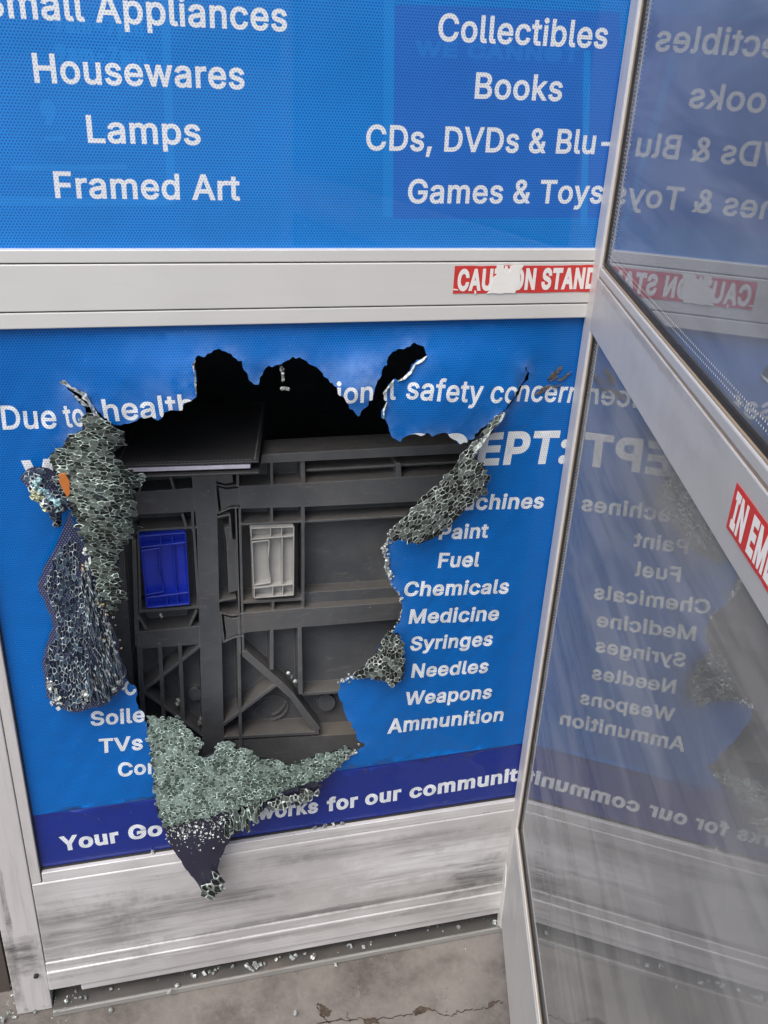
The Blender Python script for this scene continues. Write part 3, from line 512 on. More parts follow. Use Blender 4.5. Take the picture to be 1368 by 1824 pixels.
mb = MB(); mb.box(-3.1, -0.312, -0.11, 0.15, 0.0, 2.9); mb.box(0.70, 3.1, -0.11, 0.15, 0, 2.9); mb.box(-0.312, 0.70, -0.11, 0.15, 2.12, 2.9)
mb.build('wall_face', M['stucco'], wl)
mb = MB(); mb.box(-0.311, -0.297, -0.15, 0.12, 0.30, 2.12); mb.build('sealant_joint', M['sealer'], wl)

# ================================================================== door panels (broken one and the opened one share a profile)
FX0 = at(73, 1549)[0]; FX1 = 0.602
ZB, ZT = at(500, 1482)[2], at(500, 575.6, -0.006)[2]      # lower glass
UB, UT = at(442, 442)[2], 2.05                             # upper glass
BEADX = at(56, 1571, -0.006)[0]; STX = -0.2955
RL = at(500, 549.5, -0.010)[2]; RU = at(500, 467.5, -0.008)[2]
broken = empty('broken_window', (0, 0, 0), label='aluminium framed glass panel with blue printed film and a jagged hole smashed through it', cat='window', kind='thing')
A, AR, AV = M['alu'], M['alu_rail'], M['alu_v']
# stiles
mb = MB(); mb.box(STX, BEADX-0.0008, -0.011, 0.045, 0.002, 2.12); mb.build('stile', AV, broken, bevel=0.0015)
mb = MB(); mb.box(0.622, 0.68, -0.011, 0.045, 0.02, 2.12); mb.build('stile', AV, broken, bevel=0.0015)
# mid rail with its two beads
mb = MB(); mb.box(BEADX, 0.621, -0.010, 0.045, RL+0.0008, RU-0.0008); mr = mb.build('mid_rail', A, broken, bevel=0.0012)
mb = MB(); mb.box(BEADX, 0.62, -0.0095, 0.040, RU+0.0006, UB); mb.build('glazing_bead', A, broken, bevel=0.0012)
mb = MB(); mb.box(BEADX, 0.62, -0.0095, 0.040, ZT, RL-0.0006); mb.build('glazing_bead', A, broken, bevel=0.0012)
mb = MB(); mb.box(BEADX+.002, 0.62, -0.0075, 0.038, RU-0.003, RU+0.003); mb.box(BEADX+.002, 0.62, -0.0075, 0.038, RL-0.003, RL+0.003); mb.build('joint_shadow_gap', M['gasket'], broken)
# bottom rail
BR0 = ZB-0.021
mb = MB(); mb.box(BEADX+0.0172, 0.62, -0.0095, 0.03, BR0+0.0006, ZB-0.001); mb.build('glazing_bead', AR, broken, bevel=0.0012)
mb = MB(); mb.box(BEADX, FX0-0.0006, -0.0095, 0.03, BR0+0.0006, ZT); mb.build('glazing_bead', AV, broken, bevel=0.0012)
mb = MB(); mb.box(BEADX, 0.621, -0.0105, 0.045, 0.118, BR0-0.0006); mb.box(BEADX, 0.621, -0.0135, 0.040, 0.098, 0.1185); mb.box(BEADX, 0.621, -0.0165, 0.042, 0.055, 0.0985)
mb.box(BEADX+.05, 0.621, -0.0125, 0.04, 0.036, 0.0555)
mb.build('bottom_rail', AR, broken, bevel=0.0022)
c = at(64, 1742, -0.018); mb = MB(); mb.prism([(c.x+0.004*math.cos(a), -0.0172, c.z+0.003*math.sin(a)) for a in [i*math.pi/6 for i in range(12)]], -0.012); mb.build('screw_hole', M['gasket'], broken)
mb = MB(); mb.box(FX0-.004, 0.62, 0.009, 0.012, ZB-.004, ZB+0.0025); mb.box(FX0-.004, FX0+.0015, 0.009, 0.012, ZB, ZT); mb.v = [(x, y-0.0112, z) for x, y, z in mb.v]; mb.build('gasket', M['gasket'], broken)

# ---- prints
def P2(px, py): v = at(px, py); return (v.x, v.z)
UP = [('Small Appliances', None, (511.5, 56.5), .0285), ('Housewares', (62, 147.4), (436, 159.6), .0285), ('Lamps', (157, 254.6), (358, 258.7), .0285), ('Framed Art', (99, 352.8), (428, 357.4), .0285),
      ('Collectibles', (779.6, 73.3), (1080, 86.7), .0285), ('Books', (845, 175.8), (1000, 180.4), .0285), ('CDs, DVDs & Blu-', (651.7, 268), (1085.8, 275), .0285), ('Games & Toys', (725.8, 362.5), (1072, 362.5), .0285)]
gl = []
for s, a, b, cap in UP:
    if a is None:
        B = np.array(P2(*b)); A2 = np.array(P2(171, 40)); g_, x0, x1 = text_loops('Appliances', 18); full, y0, y1 = text_loops(s, 18)
        L = np.linalg.norm(B-A2)*(y1-y0)/(x1-x0); A0 = B-(B-A2)/np.linalg.norm(B-A2)*L
        gl += text_on(s, A0, B, cap, 18)
    else: gl += text_on(s, P2(*a), P2(*b), cap, 18)
zero = lambda x, z: np.zeros_like(x)
def Q2(L): return [P2(*p) for p in L]
ZN = [(Q2([(690, 10), (720, 8), (1105, 22), (1100, 388), (700, 390), (686, 380)]), 2), (Q2([(684, -60), (703, -60), (700, 388), (682, 384)]), 3),
      (Q2([(284, -70), (300, -70), (313, 362), (300, 366), (-40, 366), (-40, 350), (288, 352), (297, 345)]), 3),
      (Q2([(1040, 90), (1052, 90), (1046, 400), (1034, 400)]), 3), (Q2([(78, 243), (116, 242), (116, 250), (79, 251)]), 3), (Q2([(20, 295), (225, 292), (226, 302), (20, 304)]), 3)]
gh = text_on('9', P2(76, 224), P2(104, 223), .026, 60)+text_on('9am-7pm', P2(100, 110), P2(262, 117), .0175, 40)+text_on('9am-7pm', P2(96, 58), P2(256, 66), .0175, 40)+text_on('WE CANNOT', P2(738, 100), P2(1030, 112), .0165, 40)
for k, gg in enumerate(gh):
    for l in gg: ZN.append((l, 3 if k < 15 else 4))
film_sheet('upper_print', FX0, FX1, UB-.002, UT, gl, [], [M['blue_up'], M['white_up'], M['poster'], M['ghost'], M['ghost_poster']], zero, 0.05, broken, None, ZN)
mb = MB(); mb.box(FX0-.004, 0.61, 0.001, 0.007, UB-.004, UT+.03); mb.build('upper_glass', M['gasket'], broken)
mb = MB(); mb.box(STX, 0.68, -0.0095, 0.045, UT+.001, 2.119); mb.build('top_rail', A, broken)

HOLE = [(118, 690), (137, 699), (150, 697), (165, 722), (185, 745), (205, 757), (227, 755), (238, 751), (252, 744), (270, 742), (281, 749), (292, 735), (311, 731), (325, 731), (329, 718), (344, 711), (350, 707),
 (349, 660), (345, 649), (349, 636), (365, 636), (376, 629), (391, 621), (406, 629), (420, 638), (431, 643), (435, 660), (442, 671), (453, 685), (461, 685), (468, 667), (475, 654), (490, 651), (505, 645), (522, 635), (540, 640),
 (560, 652), (575, 665), (585, 675), (600, 690), (605, 705), (615, 712), (622, 728), (632, 735), (638, 742), (648, 728), (656, 722), (664, 706), (668, 690), (680, 660), (690, 650), (692, 635), (705, 625), (720, 622), (738, 610), (755, 617), (760, 632), (750, 640),
 (738, 647), (730, 660), (720, 672), (710, 678), (703, 674), (690, 690), (682, 700), (688, 715), (680, 730), (680, 745), (690, 755), (695, 770), (704, 782), (714, 787), (724, 777), (738, 773), (750, 777), (760, 771), (770, 778), (782, 773), (797, 772), (806, 782), (815, 790), (826, 788),
 (852, 770), (878, 748), (892, 737), (909, 716), (925, 689), (934, 678), (940, 664), (931, 650), (938, 655), (943, 664), (937, 679), (928, 690), (912, 717), (897, 739), (880, 765), (860, 790), (838, 806), (800, 850), (760, 900), (720, 935), (700, 945),
 (691, 960), (686, 985), (690, 1010), (697, 1040), (712, 1060), (716, 1080), (714, 1100), (703, 1122), (690, 1136), (672, 1158), (652, 1185), (628, 1203), (605, 1215), (603, 1240), (612, 1265), (622, 1285), (635, 1310), (642, 1322), (650, 1324), (642, 1332), (625, 1345), (600, 1366),
 (540, 1385), (480, 1392), (400, 1372), (340, 1356), (300, 1330), (268, 1305), (258, 1276), (246, 1257), (243, 1226), (229, 1216), (205, 1190), (190, 1120), (178, 1060), (160, 1000), (145, 930), (136, 860), (132, 800), (148, 760), (152, 726), (132, 702)]
# sag of the loosened film, metres towards the street
def bumps(x, z):
    d = 0*x
    for px, py, sg, a in ((790, 705, 80, .018), (420, 610, 80, .005), (290, 680, 70, .011), (560, 620, 60, .005), (640, 680, 34, .013), (345, 690, 30, .006), (650, 1330, 60, .005), (760, 1090, 120, .003), (150, 1180, 120, .003), (300, 1420, 110, .003), (880, 1000, 140, -.001)):
        c = at(px, py); d = d+a*np.exp(-((x-c.x)**2+(z-c.z)**2)/(2*(sg/1250)**2))
    t0, t1 = at(895, 738), at(936, 655); tx, tz = t1.x-t0.x, t1.z-t0.z; L = math.hypot(tx, tz); tx /= L; tz /= L
    u = (x-t0.x)*tx+(z-t0.z)*tz; v = (x-t0.x)*tz-(z-t0.z)*tx      # v>0 right of the tear
    d = d+np.where(v < 0, .007*np.exp(-(v/.05)**2)*np.exp(-((u-L*.4)/.05)**2), 0)
    e = np.minimum(np.minimum(x-FX0, FX1-x), np.minimum(z-ZB, ZT-z)); w_ = np.clip(e/.05, 0, 1)
    rip = .0006*np.sin(x*95+z*40)*np.sin(z*120-x*33)+.0004*np.sin(x*240-z*170)
    return (d+rip)*w_
def on_film(px, py):
    p = at(px, py)
    for _ in range(3): p = at(px, py, -float(bumps(np.array(p.x), np.array(p.z))))
    return (p.x, p.z)
hole = [on_film(*p) for p in jag(jag(HOLE, 13, 4.5), 5.0, 3.0)]
LOW = [('Due', (5, 765.5), (102, 763), .031, 16), ('to', (117, 762), (153, 759), .031, 16), ('health', (187, 752), (346, 738), .031, 16), ('and', (362, 736), (440, 730), .031, 16), ('additional', (485, 726), (705, 712), .031, 16), ('safety concerns', (722, 710.5), (1052, 719), .031, 16),
       ('WE CANNOT', (49, 887), (590, 842), .0525, 30), ('CC', (706, 831), (827, 828.5), .0525, 34), ('EPT:', (848, 830), (1009, 826), .0525, 34),
       ('Sewing', (662, 914), (772, 911), .0255, 26), ('Machines', (789, 909), (967, 906), .0255, 26), ('Paint', (781, 961.3), (868.5, 958.2), .0245, 26), ('Fuel', (779.5, 1011.9), (852.5, 1009.3), .0255, 26), ('Chemicals', (718, 1062.3), (904.5, 1057.7), .026, 26), ('Medicine', (727.5, 1111.6), (886.8, 1105.2), .0265, 26),
       ('Syringes', (729.6, 1159.3), (876, 1150.3), .0265, 26), ('Needles', (732, 1207.5), (868, 1198), .0272, 26), ('Weapons', (720, 1256.5), (874, 1243.5), .0275, 26), ('Ammunition', (689.6, 1307.5), (895, 1284), .029, 26),
       ('Cribs', (222, 1239), (300, 1232), .027, 26), ('Soiled', (162, 1294), (282, 1284), .0275, 26), ('TVs & PCs', (177, 1342), (385, 1322), .0275, 26), ('Computers', (211, 1385), (410, 1362), .028, 26),
       ('Your', (109, 1517), (213, 1500), .0315, 36), ('Go', (230, 1497), (290, 1488), .0315, 36), ('odwill', (295, 1487), (446, 1463), .0315, 36), ('works', (458, 1461), (566, 1448), .0315, 36), ('for', (582, 1446), (637, 1437), .0315, 36), ('our', (650, 1435), (714, 1425), .0315, 36), ('communit', (729, 1423), (921, 1391), .0315, 36), ('y', (925, 1390), (952, 1386), .0315, 36)]
gl = []
for s, a, b, cap, off in LOW:
    gl += text_on(s, on_film(*a), on_film(*b), cap, off)
_b0, _b1 = at(63, 1452), at(850, 1336)
band = lambda x: _b0.z+(x-_b0.x)*(_b1.z-_b0.z)/(_b1.x-_b0.x)
def stress(P):                           # pale stretch marks round the break
    hp = np.array(hole)[::2]; d = np.full(len(P), 9.0)
    for i in range(0, len(P), 400): d[i:i+400] = np.sqrt(((P[i:i+400, None]-hp[None])**2).sum(2)).min(1)
    up = np.clip((P[:, 1]-.62)/.2, .25, 1); q = .65*np.exp(-d/.007)*up+.06*np.exp(-d/.03)*up
    for px, py, sg, a in ((325, 695, 22, .5), (255, 705, 26, .22), (648, 662, 22, .9), (605, 660, 20, .3), (128, 775, 26, .5)):
        c = at(px, py); q = q+a*np.exp(-((P[:, 0]-c.x)**2+(P[:, 1]-c.z)**2)/(2*(sg/1250)**2))
    return np.clip(q, 0, 1)
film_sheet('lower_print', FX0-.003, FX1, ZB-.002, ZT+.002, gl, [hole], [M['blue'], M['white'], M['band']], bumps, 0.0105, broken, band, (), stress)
# torn bright rim where the film is stretched and the glass behind shows
def rim(pts, w0, lift, m, name):
    mb = MB(); vs = []
    for i, p in enumerate(pts):
        x, z = on_film(*p); d = float(bumps(np.array(x), np.array(z))); a = Vector((x, -d-.0008, z))
        t = Vector((pts[min(i+1, len(pts)-1)][0]-pts[max(i-1, 0)][0], pts[min(i+1, len(pts)-1)][1]-pts[max(i-1, 0)][1], 0)).normalized(); wq = w0*random.uniform(.5, 1.4)*(0.4 if i in (0, len(pts)-1) else 1)
        b = at(p[0]-t[1]*wq, p[1]+t[0]*wq, -d-lift*random.uniform(.6, 1.4)); vs += [a, b]
    mb.add(vs, [(2*i, 2*i+2, 2*i+3, 2*i+1) for i in range(len(pts)-1)]); return mb.build(name, m, broken)
rim(jag([(106, 681), (122, 690), (137, 699), (150, 706), (158, 722)], 5, 1)[:-5], -6, .004, M['edgeB'], 'torn_film_edge')
rim([(149, 697), (155, 703), (160, 713), (166, 722), (172, 733), (178, 742), (186, 748), (198, 753)], 9, .006, M['edgeB'], 'torn_film_edge')
rim([(349, 640), (346, 650), (348, 665), (350, 685), (350, 705)], 3, .003, M['edgeB'], 'torn_film_edge')
rim([(760, 633), (748, 641), (738, 648), (730, 661), (718, 672), (708, 678)], -4.5, .004, M['edgeF'], 'torn_film_edge')
rim([(898, 734), (888, 745), (876, 759), (862, 775), (850, 790), (838, 804), (826, 820), (816, 836)], -7, .018, M['edgeF'], 'torn_film_edge')
rim([(700, 676), (688, 692), (682, 702)], -5, .004, M['edgeF'], 'torn_film_edge')
rim([(688, 716), (681, 732), (682, 746)], -4, .004, M['edgeF'], 'torn_film_edge')
# scrape marks near the right edge
mb = MB()
for pts in ([(974, 675), (990, 660), (1002, 652), (1000, 659), (986, 672)], [(976, 680), (984, 676), (994, 668), (988, 677)], [(994, 679), (1006, 669), (1019, 661), (1014, 668), (1002, 678)], [(952, 703), (966, 691), (982, 685), (974, 694), (962, 702)], [(984, 690), (1000, 684), (990, 692)]):
    mb.prism([at(p[0]+random.uniform(-1, 1), p[1]+random.uniform(-1, 1), -.0030) for p in jag(pts, 4, 1.2)], -0.0012)
mb.build('scraped_spot', plain('scraped_grey', (0.16, 0.15, 0.15), 0.35, ns=240, lo=0.15), broken)

# glass cubes clinging to the rim of the hole
mb = MB()
def along(pts, n, y, s0, s1, spread=2.5):
    seg = [math.hypot(pts[i+1][0]-pts[i][0], pts[i+1][1]-pts[i][1]) for i in range(len(pts)-1)]; T = sum(seg)
    for k in range(n):
        t = random.random()*T; i = 0
        while t > seg[i] and i < len(seg)-1: t -= seg[i]; i += 1
        f = t/seg[i]; p = (pts[i][0]+(pts[i+1][0]-pts[i][0])*f+random.gauss(0, spread), pts[i][1]+(pts[i+1][1]-pts[i][1])*f+random.gauss(0, spread))
        crumb(mb, at(p[0], p[1], y+random.uniform(-.004, .004)), random.uniform(s0, s1), random.choice((0, 0, 1)))
along([(700, 948), (690, 960), (686, 985), (690, 1010), (696, 1032)], 60, -.002, .0022, .0042)
along([(697, 1040), (714, 1062), (717, 1085), (712, 1105), (700, 1125), (688, 1135)], 34, .000, .0014, .0028, 1.6)
along([(604, 1216), (630, 1203), (655, 1188)], 26, -.003, .0022, .004)
along([(560, 1392), (600, 1364), (640, 1330)], 60, -.006, .002, .004, 2.5)
along([(898, 735), (880, 755), (850, 784)], 30, -.014, .0018, .0034, 2)
along([(499, 652), (502, 664), (505, 680)], 26, -.001, .0012, .0024, 1.6); along([(503, 692), (509, 694)], 6, -.003, .003, .004, 1.5)
tag(mb.build('glass_fringe', [M['glass'], M['edgeF']], broken), kind='stuff')

# ---- the hanging flaps
def dA(px, py):
    fold = .006*math.sin((px*.35+py)/27.0)+.004*math.sin((py-px*.8)/14.0)
    u = (px-175+ (py-880)*.02)/75.0; return -0.012-0.022*max(0.0, 1-u*u)-0.008*math.sin((py-700)/130.0)+fold*.6
FA = [(146, 742), (160, 738), (179, 747), (199, 753), (210, 766), (221, 769), (221, 791), (212, 799), (199, 802), (216, 828), (241, 842), (258, 850), (252, 864), (234, 875), (243, 886), (241, 901), (243, 915), (234, 926), (249, 941), (241, 952), (223, 963), (216, 985), (212, 1003), (205, 1010), (214, 1025), (213, 1035), (217, 1050), (223, 1065), (211, 1077), (211, 1088), (203, 1096), (192, 1084), (173, 1050), (165, 1019), (161, 992), (153, 969), (141, 945), (132, 915), (124, 890), (108, 870), (95, 839), (90, 808), (113, 795), (121, 777), (146, 766)]
glass_flap('shattered_glass_flap', broken, FA, dA, 11.5, 5.4, 0.10, [M['cellA'], M['edgeA']], tilt=.14, inset=.10, film_mat=M['back'], label='dark shattered glass flap curling out on the left of the hole')
FB = [(117, 930), (124, 912), (132, 935), (142, 950), (153, 973), (165, 1019), (177, 1061), (192, 1092), (203, 1119), (211, 1142), (213, 1169), (226, 1196), (223, 1215), (207, 1238), (184, 1257), (132, 1270), (104, 1261), (83, 1242), (79, 1203), (75, 1180), (83, 1146), (94, 1119), (90, 1096), (81, 1077), (67, 1046), (69, 1034), (84, 1000), (100, 972)]
def dB(px, py):
    u = (px-(110+(py-930)*.12))/80.0; return -0.013-0.020*max(0.0, 1-u*u)
FBg = [(112, 968), (128, 962), (140, 985), (152, 1015), (166, 1050), (184, 1090), (198, 1122), (207, 1146), (210, 1172), (222, 1198), (219, 1214), (204, 1234), (182, 1252), (132, 1264), (106, 1255), (88, 1238), (84, 1203), (82, 1180), (92, 1146), (102, 1119), (100, 1090), (88, 1072), (80, 1046), (92, 1010)]
FBr = [(146, 985), (156, 1015), (170, 1050), (188, 1090), (201, 1122), (209, 1146), (212, 1172), (223, 1196), (219, 1214), (204, 1234), (170, 1250), (150, 1236), (158, 1190), (160, 1140), (152, 1090), (146, 1040)]
FBl = [(112, 968), (128, 962), (140, 985), (146, 1040), (152, 1090), (160, 1140), (158, 1190), (150, 1236), (168, 1252), (132, 1264), (106, 1255), (88, 1238), (84, 1203), (82, 1180), (92, 1146), (102, 1119), (100, 1090), (88, 1072), (80, 1046), (92, 1010)]
fbo = glass_flap('film_flap', broken, FBl, dB, 5.2, 10.0, -0.02, [M['cellB'], M['edgeB']], h=.003, inset=.10, drop=.10, tilt=.6, film_mat=M['backblue'], film_poly=FB, label='navy film flap with silver glass splinters hanging on the left')
glass_flap('splintered_fold', fbo, FBr, lambda a, b: dB(a, b)-.002, 3.4, 20.0, -0.24, [M['cellB'], M['edgeB']], h=.004, inset=.20, drop=.05, tilt=1.0)
mb = MB()
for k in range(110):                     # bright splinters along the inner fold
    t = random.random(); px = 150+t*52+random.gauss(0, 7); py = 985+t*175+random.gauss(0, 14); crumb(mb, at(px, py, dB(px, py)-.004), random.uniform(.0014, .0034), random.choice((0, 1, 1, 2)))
for k in range(60):
    px, py = random.choice(((90, 1225), (100, 1248), (205, 1225), (150, 1240))); px += random.gauss(0, 5); py += random.gauss(0, 6); crumb(mb, at(px, py, dB(px, py)-.004), random.uniform(.0018, .0042), random.choice((0, 1)))
for k in range(40):
    px = 147+random.gauss(0, 5); py = random.uniform(925, 1010); crumb(mb, at(px+(py-925)*.2, py, -.034), random.uniform(.002, .004), random.choice((0, 1)))
tag(mb.build('splinters', [M['glass'], M['edgeF'], plain('amber_glint', (0.65, 0.45, 0.22), 0.2)], broken), kind='stuff')  # amber colour paints the gold sparkle on the splinters
FC = [(40, 858), (35, 853), (51, 835), (68, 832), (88, 835), (99, 842), (108, 858), (118, 880), (126, 905), (110, 915), (110, 937), (100, 941), (88, 915), (79, 901), (60, 890), (53, 875)]
def dC(px, py): return -0.016-0.014*math.sin((px-30)/32.0)**2-.006*math.sin(py/14.0)
cf = glass_flap('crumpled_film', broken, FC, dC, 9, 7, 0.5, [M['cellB'], M['edgeB']], h=.004, inset=.3, drop=.35, tilt=.7, film_mat=M['backblue'], label='small crumpled twist of film and glass at far left')
mb = MB(); mb.prism([at(p[0], p[1], -.036) for p in jag([(104, 846), (116, 843), (124, 858), (125, 876), (120, 886), (112, 872), (107, 862)], 5, 1)], -.033); mb.build('orange_patch', M['orange'], cf)
mb = MB()
for k in range(26):
    px = random.uniform(58, 84); crumb(mb, at(px, 880+(px-60)*.75+random.gauss(0, 5), -.034), random.uniform(.003, .006), 0)
for k in range(26):
    px = random.uniform(58, 105); crumb(mb, at(px, 862+(px-60)*.9+random.gauss(0, 6), -.034), random.uniform(.003, .006), 1)
tag(mb.build('splinters', [M['lime'], frosted('cyan_glass', (0.45, 0.75, 0.80))], cf), kind='stuff')
FD = [(261, 1276), (284, 1278), (307, 1280), (318, 1276), (326, 1288), (338, 1303), (361, 1320), (359, 1334), (351, 1345), (365, 1349), (380, 1341), (391, 1322), (414, 1318), (422, 1334), (437, 1328), (449, 1338), (457, 1349), (480, 1352), (500, 1358), (520, 1362), (545, 1353), (565, 1345), (590, 1340), (618, 1330), (628, 1336), (605, 1360), (580, 1385), (555, 1398), (530, 1410), (480, 1425), (430, 1440), (390, 1450), (350, 1462), (310, 1470), (294, 1475), (280, 1445), (277, 1420), (274, 1391), (269, 1337), (263, 1318), (265, 1295)]
def dD(px, py):
    t = (py-1276-(px-260)*.10)/170.0; return -0.008-0.030*max(0, min(1, t))-0.006*math.sin(px/55.0)-.0022*math.sin((py*1.2-px*.5)/19.0)-.0012*math.sin((px+py*.6)/11.0)
glass_flap('shattered_glass_flap', broken, FD, dD, 6.4, 4.8, 0.12, [M['cellD'], M['edgeD']], inset=.13, tilt=.16, film_mat=M['back'], label='pale green shattered glass flap folded over the bottom of the hole')
FE = [(290, 1468), (330, 1462), (357, 1450), (399, 1437), (441, 1428), (470, 1420), (500, 1412), (560, 1392), (575, 1398), (560, 1412), (520, 1420), (470, 1438), (440, 1470), (412, 1492), (402, 1508), (395, 1525), (387, 1549), (398, 1566), (392, 1590), (375, 1598), (361, 1590), (355, 1579), (340, 1560), (326, 1541), (303, 1506)]
def dE(px, py): return -0.030-0.010*max(0, min(1, (py-1430)/100.0))+.004*math.sin(px/21.0)
ef = glass_flap('torn_film_tail', broken, [(378, 1560), (395, 1556), (404, 1572), (396, 1590), (384, 1604), (364, 1596), (360, 1584), (372, 1578)], dE, 13, 9, .6, [M['cellF'], M['edgeF']], h=.012, inset=.25, tilt=.8, film_mat=M['tail'], film_poly=FE, label='black film tail with two glass lumps dangling over the bottom rail')
glass_flap('glass_lump', ef, [(398, 1478), (418, 1452), (440, 1436), (468, 1428), (470, 1444), (458, 1462), (440, 1478), (422, 1484), (408, 1496)], lambda a, b: dE(a, b)-.004, 5.5, 15, -.2, [M['cellF'], M['edgeA']], h=.009, inset=.22, tilt=.6)
glass_flap('glass_lump', ef, [(470, 1436), (500, 1420), (540, 1408), (572, 1404), (574, 1414), (545, 1428), (500, 1440), (478, 1446)], lambda a, b: dE(a, b)-.004, 7, 10, -.2, [M['cellF'], M['edgeF']], h=.008, inset=.22, tilt=.6)
mb = MB()
for k in range(420):
    px = random.uniform(296, 460); py = 1472-(px-296)*.25+abs(random.gauss(0, 26)); 
    if py > 1500+(px-300)*.9 and px < 370: continue
    if px > 415 and py > 1475: continue
    crumb(mb, at(px, py, dE(px, py)-.001), random.choice((.0007, .0009, .0012, .0022)), 0)
tag(mb.build('splinters', M['edgeF'], ef), kind='stuff')
FF = [(896, 733), (881, 747), (856, 773), (828, 802), (812, 828), (775, 864), (757, 886), (721, 919), (699, 945), (693, 956), (703, 962), (713, 961), (746, 970), (779, 956), (805, 934), (834, 901), (863, 879), (869, 853), (863, 831), (852, 819), (843, 802), (852, 784), (885, 755)]
def dF(px, py):
    v = ((px-770)*.68+(py-880)*.73)/60.0; return -0.012-0.024*max(0, 1-v*v*.5)
glass_flap('shattered_glass_flap', broken, FF, dF, 10.5, 5.6, -0.72, [M['cellF'], M['edgeF']], inset=.14, tilt=.18, film_mat=M['back'], label='narrow shattered glass flap curling out on the right of the hole')
FG = [(688, 1130), (709, 1127), (715, 1144), (720, 1167), (721, 1195), (717, 1211), (699, 1222), (683, 1213), (660, 1206), (640, 1208), (632, 1200), (650, 1186), (664, 1170), (676, 1150)]
glass_flap('shattered_glass_flap', broken, FG, lambda a, b: -.010-.016*max(0, 1-((a-690)/40)**2), 6.5, 7.5, .4, [M['cellF'], M['edgeF']], inset=.13, tilt=.5, film_mat=M['back'], label='small shattered glass flap beside the word Syringes')

# ---- red caution strip on the mid rail
def strip(name, parent, A, B, ht, text, ta, tb, cap, y, atf, label, blob=None):
    st = empty(name); st.parent = parent; st['label'] = label
    A = np.array(A); B = np.array(B); u = (B-A)/np.linalg.norm(B-A); v = np.array([-u[1], u[0]])
    q = [A+v*ht, B+v*ht, B, A]; q = jag([tuple(a) for a in q], .012, .0005)
    mb = MB(); mb.prism([(p[0], y-.0005, p[1]) for p in q], y-.0001); mb.build('strip', M['red'], st)
    gl = text_on(text, ta, tb, cap, 40); V = []; E = []
    for gg in gl:
        for l in gg:
            n0 = len(V); V += [Vector((float(a), float(b))) for a, b in l]; E += [(n0+i, n0+(i+1) % len(l)) for i in range(len(l))]
    vv, ee, ff, *_ = delaunay_2d_cdt(V, E, [], 0, 1e-7); P = np.array([(p.x, p.y) for p in vv]); T = np.array([f for f in ff if len(f) == 3]); C = P[T].mean(1); ins = np.zeros(len(T), bool)
    for gg in gl: ins |= winding(C, gg)
    mb = MB(); mb.v = [(float(a), y-.0008, float(b)) for a, b in P]; mb.f = [tuple(int(i) for i in t[::-1]) for t in T[ins]]; mb.m = [0]*len(mb.f)
    mb.build('lettering', M['sticker_white'], st)
    if blob:
        for pl in blob: mb = MB(); mb.prism([(p[0], y-.0011, p[1]) for p in pl], y-.0002); mb.build('torn_patch', M['sticker_white'], st)
    return st
def PR(px, py, y=-.0105): v = at(px, py, y); return (v.x, v.z)
S5 = lambda x, y: PR(780+x/4.717, 460+y/4.717)
A0 = S5(125, 298); A1 = S5(140, 65); B0 = S5(1300, 281)
strip('caution_sticker', broken, A0, B0, A1[1]-A0[1], 'CAUTION STAND', S5(158, 276), S5(1318, 256), (A1[1]-A0[1])*.80, -.0102, None, 'red strip reading CAUTION STAND with its middle letters torn away',
      blob=[[S5(*p) for p in jag([(495, 60), (552, 62), (552, 130), (560, 130), (562, 66), (585, 66), (588, 120), (612, 100), (600, 64), (720, 60), (705, 85), (680, 100), (690, 150), (690, 200), (670, 240), (645, 292), (410, 296), (430, 270), (455, 205), (462, 160), (492, 140), (490, 90)], 40, 4)],
            [S5(*p) for p in [(306, 270), (320, 272), (318, 300), (306, 300)]], [S5(*p) for p in [(128, 256), (170, 262), (168, 270), (130, 268)]]])

# ================================================================== the open door at the right
door = empty('open_door', DO, DOOR_ROT, label='open glass door with grey aluminium frame and dusty mirroring panes standing out at right', cat='door', kind='thing')
AD = M['alu_door']
GS = 0.061; DT = 2.05; DEND = 0.93
ULZ = 1.272; RB = 1.186; RG = 1.2555; LB = 0.302; BB = 0.058
mb = MB(); mb.box(0.004, 0.052, -0.0075, 0.036, BB-.02, 2.1); mb.build('stile', M['alu_v'], door, bevel=.002)
mb = MB(); mb.box(DEND, DEND+.06, -0.0075, 0.036, BB, 2.1); mb.build('stile', M['alu_v'], door, bevel=.002)
mb = MB(); mb.box(0.0525, 0.0555, -0.0065, 0.03, RB, 2.1); mb.box(0.0525, 0.0555, -0.0065, 0.03, LB-.012, RB-.001); mb.build('glazing_bead', A, door, bevel=.0006)
mb = MB(); mb.box(0.0558, 0.0572, -0.0045, 0.03, LB-.012, RB-.001); mb.box(.0558, .0572, -.0045, .03, ULZ, 2.1); mb.build('sealant_line', M['brown_edge'], door)
mb = MB(); mb.box(0.0575, GS, -0.003, 0.01, LB-.002, RB); mb.box(0.0575, GS, -0.003, 0.01, ULZ, 2.1); mb.box(GS, DEND, -.003, .01, ULZ-.002, ULZ+.0035); mb.box(GS, DEND, -.003, .01, LB-.003, LB+.0015); mb.build('gasket', M['gasket'], door)
mb = MB(); mb.box(0.0522, DEND, -0.0078, 0.034, RB, RG); mb.build('mid_rail', AD, door, bevel=.0012)
mb = MB(); mb.box(0.0565, DEND, -0.0074, 0.03, RG+.003, ULZ-.003); mb.build('glazing_bead', AD, door, bevel=.0015)
mb = MB(); mb.box(0.0565, DEND, -0.0064, 0.028, RG-.0005, RG+.0035); mb.box(.06, DEND, -.0054, .02, ULZ-.0035, ULZ-.0018); mb.build('sealant_line', M['brown_edge'], door)
mb = MB(); mb.box(0.0522, DEND, -0.0078, 0.034, BB, LB-.014); mb.build('bottom_rail', AD, door, bevel=.002)
mb = MB(); mb.box(0.0525, DEND, -0.0068, 0.03, LB-.0115, LB-.004); mb.build('glazing_bead', A, door, bevel=.001)
